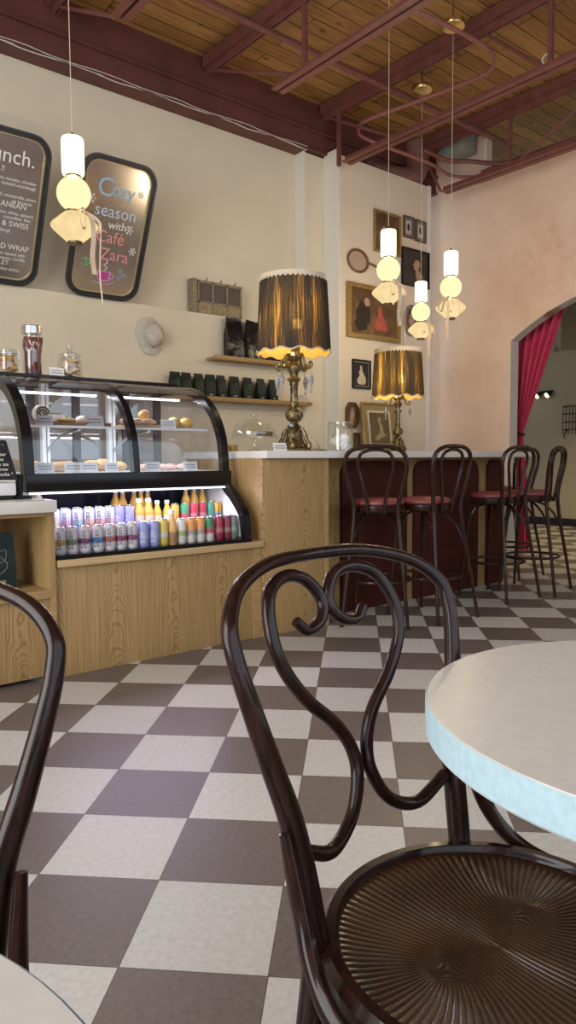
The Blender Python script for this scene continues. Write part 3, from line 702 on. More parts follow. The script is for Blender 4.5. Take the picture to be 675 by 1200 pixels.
t = thing('cubby_cabinet', 'oak cabinet with an open cubby holding a coffee bag, below the card reader', 'cabinet', (.5, 3.25, 0))
cz = .79
cab = bx(.3, 1.288, 3.27, 4.1, 0.02, .385)
cab.build('lower_body', M_OAK, t, bevel=.002)
bx(.3, 1.288, 3.25, 4.0, .388, .428).build('shelf', M_OAKX, t, bevel=.002)
bx(.3, 1.288, 3.85, 3.88, .428, cz).build('back_panel', M_OAK, t)
bx(1.252, 1.288, 3.25, 4.0, .428, cz).build('side_panel', M_OAK, t, bevel=.002)
bx(.3, .33, 3.25, 4.0, .428, cz).build('side_panel', M_OAK, t, bevel=.002)
bx(.3, 1.288, 3.255, 3.99, cz-.022, cz-.001).build('top_rail', M_OAKX, t)
bx(1.262, 1.288, 3.252, 3.272, 0.0, .388).build('edge_strip', M_OAKX, t)
o = bx(.28, 1.282, 3.20, 4.1, cz, cz+.055).build('order_counter_top', M_SLAB, bevel=.003); tag(rebase(o, (.28, 3.2, cz)), 'pale stone top on the oak cubby cabinet', 'countertop')

def coffee_bag(loc, w_, d_, h_, rz, name, label, cat, group, mat, seal=True, letter=True, lean=0):
    """gusseted stand-up pouch pinched to a flat seam"""
    t = thing(name, label, cat, loc, rz, group)
    m = MB(); rows = []
    for z, a, b in ((0, .94, .92), (.02, 1, 1), (.30, 1, .95), (.62, .99, .62), (.80, .97, .30), (.88, .96, .10), (1.0, .95, .05)):
        ring = []
        for px, py in ((-1, -1), (-.5, -1.06), (0, -1.09), (.5, -1.06), (1, -1), (.9, 0), (1, 1), (0, 1.06), (-1, 1), (-.9, 0)):
            ring.append((px*w_/2*a, py*d_/2*b-lean*z+random.uniform(-.002, .002)*(1 if letter else 6), z*h_+(0 if letter or z < .05 else random.uniform(-.012, .012))))
        rows.append(ring)
    n = len(rows[0]); vs = [p for r_ in rows for p in r_]
    fs = [(i*n+k, i*n+(k+1) % n, (i+1)*n+(k+1) % n, (i+1)*n+k) for i in range(len(rows)-1) for k in range(n)]
    fs += [tuple(reversed(range(n))), tuple((len(rows)-1)*n+k for k in range(n))]
    m.add(vs, fs).build('pouch', mat, t, world=False, angle=50)
    if letter:
        lb = MB()
        def srf(u, v): # point on the front face
            b = 1 if v < .3 else 1-.33*(v-.3)/.32 if v < .62 else .62-.32*(v-.62)/.18
            return (u*w_/2, -d_/2*b*1.09-.0022-lean*v, v*h_)
        # big looped monogram and a small rectangle under it
        loop = [(.05, .66), (.45, .70), (.35, .52), (-.35, .44), (-.45, .30), (.1, .30), (.5, .44), (.1, .58), (-.4, .62)]
        lb.tube(cr([Vector(srf(a, b)) for a, b in loop], 5), w_*.014, 5)
        lb.add([srf(-.45, .10), srf(.35, .10), srf(.35, .18), srf(-.45, .18)], [(0, 1, 2, 3)])
        lb.build('print', M_LABELG, t, world=False)
    return t
p = onZ(4, 686, .43)
coffee_bag((1.075, 3.42, .4285), .155, .09, .265, R(-6), 'coffee_bag', 'dark green coffee bag standing in the oak cubby under the card reader', 'coffee bag', 'bags of coffee', M_BAG)

# ------------------------------------------------------------------ pastry case
X0, X1, XM = 1.25, 2.40, 1.825
UP = [(4.20, 1.487), (3.87, 1.470), (3.70, 1.416), (3.567, 1.311), (3.488, 1.174), (3.464, 1.052), (3.457, .955)]
LO = [(3.457, .955), (3.44, .889), (3.354, .819), (3.269, .721), (3.247, .585)]
def c2(P, n=8): return [(v.x, v.y) for v in cr([(a, b, 0) for a, b in P], n)]
UPC, LOC = c2(UP), c2(LO)
case = thing('pastry_case', 'black curved glass pastry case with canned drinks in its open cooler', 'display case', (X0, 3.25, .561))
def offset(P, d):
    o = []
    for i in range(len(P)):
        a = Vector(P[max(i-1, 0)]); b = Vector(P[min(i+1, len(P)-1)]); tt = (b-a).normalized(); o.append((P[i][0]-tt.y*d*-1*-1, P[i][1]+tt.x*d*-1*-1))
    return o
def frame_strip(P, x0, x1, d):
    Q = []
    for i in range(len(P)):
        a = Vector(P[max(i-1, 0)]); b = Vector(P[min(i+1, len(P)-1)]); tt = (b-a).normalized(); nrm = (-tt.y, tt.x)  # inward = towards the back
        if nrm[0] < 0 and abs(nrm[0]) > abs(nrm[1]): nrm = (-nrm[0], -nrm[1])
        if abs(nrm[1]) >= abs(nrm[0]) and nrm[1] > 0: nrm = (-nrm[0], -nrm[1])
        Q.append((P[i][0]+nrm[0]*d, P[i][1]+nrm[1]*d))
    m = MB(); n = len(P)
    vs = [(x0, a, b) for a, b in P]+[(x1, a, b) for a, b in P]+[(x0, a, b) for a, b in Q]+[(x1, a, b) for a, b in Q]
    fs = []
    for i in range(n-1):
        fs += [(i, i+1, n+i+1, n+i), (2*n+i, 3*n+i, 3*n+i+1, 2*n+i+1), (i, 2*n+i, 2*n+i+1, i+1), (n+i, n+i+1, 3*n+i+1, 3*n+i)]
    fs += [(0, n, 3*n, 2*n), (n-1, 3*n-1, 4*n-1, 2*n-1)]
    return m.add(vs, fs)
full = UPC+LOC[1:]
frame_strip(full, X1-.022, X1+.022, .045).build('end_frame', M_BLACK, case)
frame_strip(UPC, X0-.022, X0+.03, .05).build('end_frame', M_BLACK, case)
frame_strip(UPC[6:], XM-.014, XM+.02, .05).build('mullion', M_BLACK, case)
# lower quarter of the end frames flares out into the sill
sill = bx(X0-.02, X1+.022, 3.435, 3.50, .872, .962); sill.build('sill', M_BLACK, case, bevel=.006)
bx(X0, X1, 3.44, 3.46, .862, .872).build('sill_light', emit_mat('sill_led', (.88, .86, 1.0), 2.4), case)
bx(X0-.01, X1+.01, 3.98, 4.24, 1.487, 1.503).build('top_shelf', M_BLACK, case, bevel=.003)
for a, b in ((X0+.03, XM-.014), (XM+.02, X1-.022)):
    MB().sheet([[(a, y, z), (b, y, z)] for y, z in [(y, z) for y, z in UPC]], .004).build('front_glass', M_CASEGL, case)
# glass side panels and solid lower sides
def side_poly(P, inset, yb): return [(a+inset, b-inset*.3) for a, b in P]
for X in (X0, X1):
    XLO = X if X > 2 else X0+.045
    poly = [(a+.03, b-.02) for a, b in UPC]+[(4.20, .955)]
    MB().prism(poly, lambda a, b, tt: (tt, a, b), X-.003, X+.003).build('side_glass', M_CASEGL, case)
    poly = [(a+.03, b) for a, b in LOC]+[(4.2, .585), (4.2, .955)]
    MB().prism(poly, lambda a, b, tt: (tt, a, b), XLO-.003, XLO+.003).build('lower_side', M_WHITE, case)
bx(X0, X1, 3.50, 4.2, .92, .962).build('deck', M_WHITE, case)
bx(X0+.044, X1, 3.85, 3.87, .585, .92).build('cooler_back', M_NAVY, case)
bx(X0+.044, X1, 3.46, 3.86, .905, .92).build('cooler_roof', M_NAVY, case)
st = bx(X0+.044, X1, 3.262, 3.43, .562, .574).box(X0+.044, X1, 3.43, 3.60, .562, .652).box(X0+.044, X1, 3.60, 3.85, .562, .69)
st.build('cooler_steps', pm('dark_grey_tray', (.06, .06, .065), .4), case)
bx(X0+.044, X1+.02, 3.242, 3.262, .562, .582).build('tray_lip', M_BLACK, case)
# rear: dark sliding door frames, white shelf standards
rf = bx(X0, X1, 4.19, 4.22, .962, 1.0).box(X0, X1, 4.19, 4.22, 1.45, 1.487)
for x in (X0, X0+.27, XM-.03, XM+.30, X1-.05): rf.box(x, x+.045, 4.19, 4.22, 1.0, 1.45)
rf.build('rear_door_frame', pm('dark_bronze', (.05, .045, .045), .4), case)
bx(X0+.05, X1-.05, 4.20, 4.206, 1.0, 1.45).build('rear_door', glass_mat('rear_glass', (.62, .62, .64), .30), case)
for x in (X0+.33, XM+.17): bx(x, x+.022, 4.13, 4.17, .962, 1.47).box(x+.03, x+.045, 4.13, 4.17, .962, 1.47).build('shelf_standard', M_WHITE, case)
sh = bx(X0+.03, X1-.03, 3.60, 4.15, 1.195, 1.203); sh.build('glass_shelf', glass_mat('shelf_glass', (.9, .95, .95), .25), case)
bx(X0+.03, X1-.03, 3.592, 3.60, 1.192, 1.205).build('shelf_edge', pm('shelf_edge_white', (.85, .85, .88), .3), case)
for x in (X0+.36, XM+.2):
    MB().tube(cr([(x, 4.14, 1.08), (x, 4.05, 1.12), (x, 3.9, 1.17), (x, 3.68, 1.19)], 6), .008, 8).build('shelf_bracket', M_CHROME, case)
bx(X0+.06, XM-.03, 3.86, 3.89, 1.385, 1.395).box(XM+.05, X1-.06, 3.86, 3.89, 1.385, 1.395).build('canopy_light', M_LED, case)
area('case_canopy_lamp', (XM, 3.86, 1.38), (0, -.1, -1), 1.0, .04, 4.0, (.92, .92, 1.0))
area('case_shelf_lamp', (XM, 3.62, 1.18), (0, .3, -1), 1.0, .03, 2.0, (.93, .92, 1.0))
area('cooler_lamp', (XM, 3.45, .858), (0, .25, -1), 1.0, .03, 1.3, (.86, .84, 1.0))

area('cooler_glow', (XM, 3.44, .855), (0, -1, -.6), 1.0, .03, 4.5, (.74, .62, 1.0))

# price cards and food
def card(x, y, z, w_, h_, label, rz=0.0, tilt=.25, lines=2, mat=None):
    t = thing('price_card', label, 'card', (x, y, z), rz, 'price cards')
    m = MB(); fn = lambda a, b, tt: (a, tt+b*tilt, b)
    m.prism(rrect(w_, h_, .004, 3) if 0 else [(-w_/2, 0), (w_/2, 0), (w_/2, h_), (-w_/2, h_)], fn, 0, .002).build('card', mat or M_PAPER, t, world=False)
    k = MB()
    for i in range(lines):
        zz = h_*(.66-.28*i); ww = w_*(.34 if i == 0 else .40)
        pts = [(-ww+2*ww*j/14, -.0012+zz*tilt, zz+.06*h_*math.sin(j*2.3+i)) for j in range(15)]
        k.tube(pts, h_*.028, 4)
    k.build('writing', M_INK, t, world=False); return t
zd = .963
for i, (px, ln) in enumerate(((51, 'by the black end frame'), (84, 'in front of the croissants'), (103, 'beside the sesame rolls'), (129, 'next to the mullion'), (177, 'first past the mullion'), (221, 'last before the glass end'))):
    q = onZ(px, 553, zd) if 0 else onY(px, 552, 3.56)
    card(q.x, 3.535, zd, .088 if i != 3 else .07, .052, 'white price card on the case floor, '+ln, rz=R(-8))
def croissant(x, y, z, s, rz, label, mat=M_PASTRY, grp='pastries on the case floor'):
    m = MB(); n = 14; pts = []; rs = []
    for i in range(n+1):
        a = R(-75+150*i/n); pts.append((s*math.sin(a), .45*s*math.cos(a)-.3*s, .42*s)); rs.append(s*(.10+.27*math.cos(R(-80+160*i/n)))*(1+.10*(i % 2)))
    m.tube(pts, rs, 10); o = m.build('croissant', mat); o.location = (x, y, z); o.rotation_euler = (0, 0, rz); return tag(o, label, 'pastry', grp)
def roll(x, y, z, rx, ry, rz_, label, mat=M_PALEP, name='bread_roll', grp='pastries on the case floor', cat='pastry'):
    m = MB(); m.sphere((0, 0, rz_*.86), rx, ry, rz_, 16, 9, fn=lambda d: 1-.22*max(0, -d.z)+.03*math.sin(d.x*9+d.y*7))
    o = m.build(name, mat); o.location = (x, y, z); return tag(o, label, cat, grp)
# case floor
croissant(1.36, 3.70, zd, .075, .3, 'golden croissant in the corner of the case by the black end frame')
croissant(1.47, 3.64, zd, .07, -.2, 'golden croissant behind the first price card')
croissant(1.56, 3.72, zd, .075, .5, 'large golden croissant half hidden by the middle price cards')
roll(1.66, 3.66, zd, .05, .045, .035, 'sesame bread roll behind the third price card', M_PASTRY)
roll(1.74, 3.70, zd, .055, .05, .038, 'round golden bun left of the mullion', M_PASTRY)
roll(1.82, 3.66, zd, .05, .045, .03, 'round golden bun directly behind the mullion', M_PASTRY)
for i, x in enumerate((1.92, 1.99, 2.07, 2.15, 2.22)): roll(x, 3.64+.03*(i % 2), zd, .042, .042, .022, 'pink iced cookie on the case floor, %s past the mullion' % ORD[i], pm('pink_icing', (.80, .52, .42), .6, var=.15), 'iced_cookie', 'iced cookies')
# shelf
zs = 1.204
t = thing('serving_board', 'long dark wooden serving board on the glass shelf, beneath the white cakes', 'board', (1.50, 3.74, zs)); bx(1.36, 1.77, 3.63, 3.87, zs, zs+.022).build('slab', M_BOARD, t, bevel=.004); MB().tube([(1.77, 3.75, zs+.011), (1.80, 3.75, zs+.011)], .012, 8).build('handle', M_BOARD, t)
t = thing('serving_board', 'pale wooden serving board on the glass shelf, beneath the long pastries', 'board', (2.05, 3.74, zs)); bx(1.88, 2.24, 3.64, 3.86, zs, zs+.018).build('slab', M_OAKX, t, bevel=.004); MB().tube([(2.24, 3.75, zs+.009), (2.27, 3.75, zs+.009)], .01, 8).build('handle', M_OAKX, t)
zb = zs+.0225
def cinn(x, y, z, r, h, label, up=False):
    t = thing('iced_roll', label, 'pastry', (x, y, z), 0, 'iced rolls')
    if up:
        m = MB().prism([(r*math.cos(2*PI*k/20), r+r*math.sin(2*PI*k/20)) for k in range(20)], lambda a, b, tt: (a, tt, b), -h/2, h/2); m.build('bun', M_ICING, t, world=False, bevel=.006)
        sp_ = [(r*.8*(1-k/34)*math.cos(k*.5), -h/2-.002, r+r*.8*(1-k/34)*math.sin(k*.5)) for k in range(30)]
    else:
        MB().lathe([(r*.9, 0), (r, h*.2), (r, h*.7), (r*.85, h)], seg=18).build('bun', M_ICING, t, world=False)
        sp_ = [(r*.8*(1-k/34)*math.cos(k*.5), r*.8*(1-k/34)*math.sin(k*.5), h+.001) for k in range(30)]
    MB().tube(sp_, .0045, 5).build('swirl', M_CAKE, t, world=False); return t
cinn(1.425, 3.73, zb, .044, .035, 'white iced cinnamon roll standing on edge on the shelf', True)
cinn(1.50, 3.72, zb, .045, .04, 'white iced cinnamon roll lying flat on the dark board')
roll(1.53, 3.66, zb, .05, .04, .012, 'yellow cake slice at the front of the dark board', M_YELLOWC, 'cake_slice', 'cakes on the shelf')
roll(1.66, 3.76, zb, .035, .03, .022, 'cream topped scone behind the shelf card', M_ICING, 'scone', 'cakes on the shelf')
roll(1.735, 3.74, zb, .035, .03, .022, 'cream topped scone at the end of the dark board', M_ICING, 'scone', 'cakes on the shelf')
for i, x in enumerate((1.92, 1.985, 2.05)): croissant(x, 3.73, zs+.0185, .05, .1*i, 'pale pink danish on the pale board, %s past the mullion' % ORD[i], pm('danish', (.72, .50, .40), .6, var=.2, scale=40), 'danish pastries')
roll(2.06, 3.80, zs+.0185+.03, .035, .035, .035, 'round brown doughnut stacked atop the pale danishes', M_PASTRY, 'doughnut', 'cakes on the shelf')
for i, x in enumerate((2.245, 2.332)): roll(x, 3.78, zs+.001, .04, .05, .04, 'yellow lemon cake at the glass end of the shelf, %s from the board' % ORD[i], M_YELLOWC, 'lemon_cake', 'lemon cakes')
M_GREYC = pm('grey_card', (.50, .46, .47), .6)
card(1.40, 3.622, zs+.001, .085, .05, 'grey price card on the shelf below the upright iced roll', R(-8), mat=M_GREYC)
card(1.67, 3.622, zs+.001, .10, .058, 'grey price card on the shelf left of the mullion', R(-8), mat=M_GREYC)
card(2.12, 3.622, zs+.001, .09, .05, 'grey price card on the shelf before the danishes', R(-8), mat=M_PAPER)

# drinks
def can(x, y, z, r, h, mat, label, grp, text=None, tcol=None):
    x = min(x, 2.362)
    t = thing('drink_can', label, 'drink can', (x, y, z), 0, grp)
    MB().lathe([(r*.78, 0), (r*.95, .006), (r, .014), (r, h-.016), (r*.80, h-.003)], seg=18).build('body', mat, t, world=False)
    MB().lathe([(r*.80, h-.004), (r*.84, h), (r*.78, h+.001), (r*.74, h-.004), (.001, h-.004)], seg=18).build('lid', M_CHROME, t, world=False)
    MB().obox((0, -.004, h-.002), (r*.22, 0, 0), (0, r*.4, 0), (0, 0, .0012)).build('pull_tab', M_CHROME, t, world=False)
    if text:
        # reads upwards, wrapped on the side that faces the room
        a0 = R(-128)
        def fn(px, py, pz):
            a = a0-(py/r)*1.0; rr = r+.0008+pz
            return (rr*math.cos(a), rr*math.sin(a), .022+px)
        text_part(text, .036, tcol or M_INK, t, lambda a, b, c_: fn(a, b-.012, c_), ext=.0003)
    return t
def cm(name, a, b, c_): return band_mat('can_'+name, [(0.0, a), (.30, a), (.36, b), (.48, b), (.58, c_), (1, c_)], 0, .133)
SIL = (.60, .58, .60)
row1 = [(73.3, 'gold', (.45, .30, .06)), (87.6, 'sage', (.16, .20, .13)), (102.7, 'plum', (.16, .05, .13)), (117.8, 'blue', (.04, .18, .42)), (132, 'coral', (.45, .12, .08)), (145, 'berry', (.25, .04, .10)), (158, 'magenta', (.30, .05, .18))]
yc = 3.345
for i, (px, nm, col) in enumerate(row1):
    x = onY(px, 640, yc-.03).x
    can(x, yc, .5745, .0290, .133, cm(nm, (.66, .64, .66), col, (.55, .52, .55)), 'tall white can with a %s band, front row of the cooler' % nm, 'front row cans', 'Saizen')
for i, px in enumerate((171.5, 184)):
    x = onY(px, 640, yc-.03).x
    can(x, yc, .5745, .029, .133, cm('periwinkle', (.26, .30, .58), (.36, .38, .66), (.30, .32, .60)), 'periwinkle blue can in the front row, %s after the magenta banded one' % ORD[i], 'front row cans', 'SIPP', M_PAPER)
def bottle(x, y, z, r, h, mat, label, grp, capmat=None):
    t = thing('juice_bottle', label, 'bottle', (x, y, z), 0, grp)
    MB().lathe([(r*.9, 0), (r, .006), (r, h*.52), (r*.92, h*.62), (r*.5, h*.78), (r*.46, h*.88)], seg=16).build('body', mat, t, world=False)
    MB().lathe([(r*.54, h*.88), (r*.56, h*.90), (r*.56, h*.99), (r*.5, h)], seg=16).build('cap', capmat or M_WHITE, t, world=False); return t
JY = band_mat('juice_yellow', [(0, (.55, .40, .06)), (.18, (.55, .40, .06)), (.2, (.75, .72, .6)), (.45, (.72, .70, .58)), (.47, (.70, .48, .08)), (1, (.74, .50, .10))], 0, .15)
JP = band_mat('juice_peach', [(0, (.70, .38, .14)), (.1, (.40, .22, .10)), (.38, (.42, .24, .12)), (.42, (.80, .48, .20)), (1, (.84, .52, .24))], 0, .17)
JO = band_mat('juice_orange', [(0, (.80, .70, .58)), (.42, (.80, .66, .5)), (.46, (.80, .42, .08)), (1, (.84, .46, .10))], 0, .17)
can(onY(195, 640, yc-.03).x, yc, .5745, .027, .14, cm('lemonade', (.60, .46, .08), (.55, .56, .50), (.66, .50, .10)), 'yellow lemonade can in the front row beside the tall peach bottle', 'front row cans')
bottle(onY(205, 640, yc-.03).x, yc, .5745, .028, .185, JP, 'tall peach coloured bottle in the front row of the cooler', 'juice bottles', M_PAPER)
right = [(216, 'coconut', ((.62, .62, .56), (.30, .42, .14), (.68, .68, .62)), 'white can with a green leaf band'), (227, 'orange', ((.66, .62, .56), (.34, .30, .30), (.72, .33, .10)), 'orange topped can nearest the white green leaf can'),
         (238, 'orange', ((.66, .62, .56), (.34, .30, .30), (.72, .33, .10)), 'orange topped can nearest the watermelon can'), (249, 'watermelon', ((.60, .58, .54), (.45, .06, .08), (.05, .22, .12)), 'green topped white can with a red melon print'),
         (260.2, 'crimson', ((.28, .02, .05), (.42, .16, .18), (.34, .03, .06)), 'crimson red can'), (271, 'maroon', ((.20, .03, .05), (.34, .18, .18), (.22, .03, .06)), 'dark maroon can'), (281.2, 'slate', ((.16, .20, .18), (.34, .38, .34), (.20, .24, .21)), 'slate grey can by the case end')]
for px, nm, cc, lab in right:
    can(onY(px, 635, yc-.03).x-(.02 if px > 280 else .008 if px > 270 else 0), yc, .5745, .0265, .136, cm(nm+'_r', *cc), lab+', front row of the cooler', 'front row cans')
yc2 = 3.505; z2 = .6525
row2 = [(66, 'lemon', (.70, .62, .30)), (79, 'pink', (.62, .12, .42)), (93, 'azure', (.10, .36, .66)), (106.6, 'tangerine', (.72, .26, .10)), (119.5, 'sunset', (.72, .22, .14)), (131, 'rose', (.66, .24, .30))]
for px, nm, col in row2:
    can(onY(px, 604, yc2-.03).x, yc2, z2, .0292, .133, cm(nm+'_b', col, tuple(.5*c+.35 for c in col), (.62, .62, .76)), 'white can fading to %s at the foot, raised second row' % nm, 'second row cans', 'Saizen')
for i, px in enumerate((142, 154)):
    can(onY(px, 604, yc2-.03).x, yc2, z2, .029, .133, cm('violet', (.26, .24, .62), (.36, .34, .70), (.32, .32, .68)), 'violet blue can in the second row, %s after the rose one' % ORD[i], 'second row cans', 'SIPP', M_PAPER)
for i, px in enumerate((166, 177)): bottle(onY(px, 604, yc2-.03).x, yc2, z2, .029, .165, JO, 'cream labelled carrot juice bottle, %s after the violet cans' % ORD[i], 'juice bottles')
for i, px in enumerate((187.5, 199)): bottle(onY(px, 604, yc2-.03).x, yc2, z2, .0245, .15, JY, 'white capped lemonade bottle in the second row, %s from the carrot juice' % ORD[i], 'juice bottles')
r2b = [(208, 'mango', ((.60, .46, .20), (.70, .36, .08), (.74, .40, .10)), 'mango orange can'), (219, 'melon', ((.66, .64, .60), (.55, .10, .14), (.06, .32, .18)), 'green and white can with a red print'),
       (230, 'scarlet', ((.50, .03, .06), (.58, .22, .24), (.52, .04, .08)), 'scarlet red can'), (240.5, 'cherry', ((.42, .02, .05), (.5, .2, .22), (.40, .03, .06)), 'cherry red can'), (251, 'teal', ((.5, .55, .5), (.10, .30, .24), (.06, .30, .22)), 'teal green can'),
       (259.8, 'amber', ((.55, .55, .58), (.30, .34, .44), (.80, .42, .06)), 'amber topped can nearest the teal one'), (269, 'amber', ((.55, .55, .58), (.30, .34, .44), (.80, .42, .06)), 'amber topped can nearest the case end')]
for px, nm, cc, lab in r2b: can(onY(px, 602, yc2-.03).x-(.026 if px > 268 else .016 if px > 258 else .008 if px > 250 else 0), yc2, z2, .0245, .128, cm(nm+'_s', *cc), lab+', raised second row of the cooler', 'second row cans')
yc3 = 3.66; z3 = .6905
for i, px in enumerate((138, 146.5, 160, 168, 176)): bottle(onY(px, 590, yc3-.03).x, yc3, z3, .027, .165, JO, 'orange juice bottle at the back of the cooler, %s from the cabinet side' % ORD[i], 'juice bottles', M_CHROME)
for i, xb in enumerate((2.235, 2.292, 2.349)): bottle(xb, yc3-.02, z3, .026, .172, JO, 'orange juice bottle near the curved end of the cooler, %s of its trio' % ORD[i], 'juice bottles', M_CHROME)

# things on top of the case
ZT = 1.5035
def jar(x, y, z, r, h, label, lid, fill, name='cookie_jar'):
    t = thing(name, label, 'jar', (x, y, z), 0)
    MB().lathe([(r*.92, 0), (r, .008), (r, h*.8), (r*.86, h*.93), (r*.86, h)], seg=28, cap=False).build('glass_body', M_JAR, t, world=False)
    if lid == 'knob':
        MB().lathe([(r*.96, h), (r*.98, h+.012), (r*.5, h+.026), (r*.22, h+.030), (r*.18, h+.042), (r*.30, h+.052), (r*.28, h+.066), (.002, h+.07)], seg=28).build('glass_lid', M_JAR, t, world=False)
    elif lid == 'clamp':
        MB().lathe([(r*.90, h), (r*.94, h+.014), (r*.6, h+.022), (.002, h+.024)], seg=28).build('glass_lid', M_JAR, t, world=False)
        MB().tube([(r*.93*math.cos(a), r*.93*math.sin(a), h-.006) for a in [2*PI*k/24 for k in range(24)]], .003, 6, True).tube(cr([(r*.93, 0, h-.006), (r*1.12, 0, h-.03), (r*1.08, 0, h+.01), (r*.9, 0, h+.016)], 5), .003, 6).build('wire_clamp', M_CHROME, t, world=False)
    elif lid == 'metal':
        MB().lathe([(r*1.03, h-.01), (r*1.04, h), (r*1.04, h+.03), (r*.98, h+.034)], seg=28).build('metal_lid', M_CHROME, t, world=False)
    fill(t, r, h); return t
def cookies(t, r, h):
    for k in range(72):
        a = random.uniform(0, 2*PI); rr = r*.66*math.sqrt(random.random()); zz = .012+(h*.72)*k/72
        o = MB().lathe([(.012, 0), (.021, .003), (.021, .008), (.013, .011)], seg=10).build('biscuit', M_PALEP, t, world=False)
        o.location = (rr*math.cos(a), rr*math.sin(a), zz); o.rotation_euler = (random.uniform(-.5, .5), random.uniform(-.5, .5), 0)
def twists(t, r, h):
    for k in range(40):
        a = random.uniform(0, 2*PI); rr = r*.55*math.sqrt(random.random()); zz = .022+(h*.66)*k/40; b = random.uniform(0, 6)
        v = Vector((math.cos(b), math.sin(b), random.uniform(-.4, .4)))*.026
        MB().tube([Vector((rr*math.cos(a), rr*math.sin(a), zz))+v*q_ for q_ in (-1, -.5, 0, .5, 1)], [.005, .009, .010, .009, .005], 7).build('biscotti', M_PASTRY, t, world=False)
def sticks(t, r, h):
    mt = pm('dark_red_sticks', (.17, .045, .045), .6, var=.5, scale=40, bump=.6)
    for k in range(22):
        a = 2*PI*k/22*2.39; rr = r*.80*math.sqrt((k+.5)/22)
        MB().tube([(rr*math.cos(a)+random.uniform(-.006, .006)*j, rr*math.sin(a)+random.uniform(-.006, .006)*j, .006+h*.85*j/4) for j in range(5)], .0085, 6).build('stick', mt, t, world=False)
pj1 = onY(8, 432, 4.0); pj2 = onY(35, 436, 4.05); pj3 = onY(78, 440, 4.08)
jar(1.385, 4.10, ZT, .056, .118, 'clamp top glass jar of golden biscotti on the pastry case', 'clamp', twists, 'biscotti_jar')
j = jar(1.525, 4.10, ZT, .053, .245, 'tall steel lidded glass canister of dark red sticks on the pastry case', 'metal', sticks, 'tall_canister')
def jl(x_, y_, zz):
    a = R(-122)+x_/.047; return lambda: None
text_part('TAZA\nSO.C', .028, M_CHALKW, j, lambda a, b, c_: ((.0538+c_)*math.cos(R(-150)+a/.053), (.0538+c_)*math.sin(R(-150)+a/.053), .165+b), ext=.0003)
jar(1.745, 4.10, ZT, .070, .125, 'glass cookie jar with a knobbed lid, full of round biscuits, on the pastry case', 'knob', cookies)
card(1.635, 4.02, ZT, .085, .05, 'small white sign card on top of the case between the jars')

# card reader and menu sign at the order counter
t = thing('menu_sign', 'small black menu sign with white writing beside the pastry case', 'sign', (1.07, 3.40, .936), R(-10))
MB().prism([(-.16, 0), (.105, 0), (.066, .185), (-.16, .185)], lambda a, b, tt: (a, tt+b*.30, b), 0, .006).build('board', M_BLACKM, t, world=False)
for k_, (wd_, xe) in enumerate((('today -', .052), ('iced', .035), ('coffee bar', .060), ('latte', .048), ('matcha tea', .068), ('cold brew', .064), ('chai mocha *', .085))):
    text_part(wd_, .022, M_CHALKW, t, lambda a, b, c_, k_=k_, xe=xe: (a+xe, -.003+(b+.158-.023*k_)*.30-c_, b+.158-.023*k_), align='RIGHT', ext=.0004)
t = thing('card_terminal', 'white payment terminal on the pale counter under the black sign', 'terminal', (1.0, 3.42, cz+.0555))
bx(.80, 1.158, 3.36, 3.52, cz+.075, .925).build('housing', M_WHITE, t, bevel=.012)
bx(.82, 1.14, 3.37, 3.51, cz+.0555, cz+.075).build('base', M_BLACKM, t)
t = thing('black_stand', 'black equipment stand wedged between terminal and pastry case', 'stand', (1.20, 3.44, cz+.0555))
bx(1.165, 1.235, 3.38, 3.50, cz+.0555, cz+.07).build('foot', M_BLACKM, t, bevel=.003)
MB().tube(cr([(1.195, 3.44, cz+.07), (1.20, 3.445, cz+.12), (1.203, 3.45, cz+.17)], 5), .018, 10).build('stem', M_BLACKM, t)

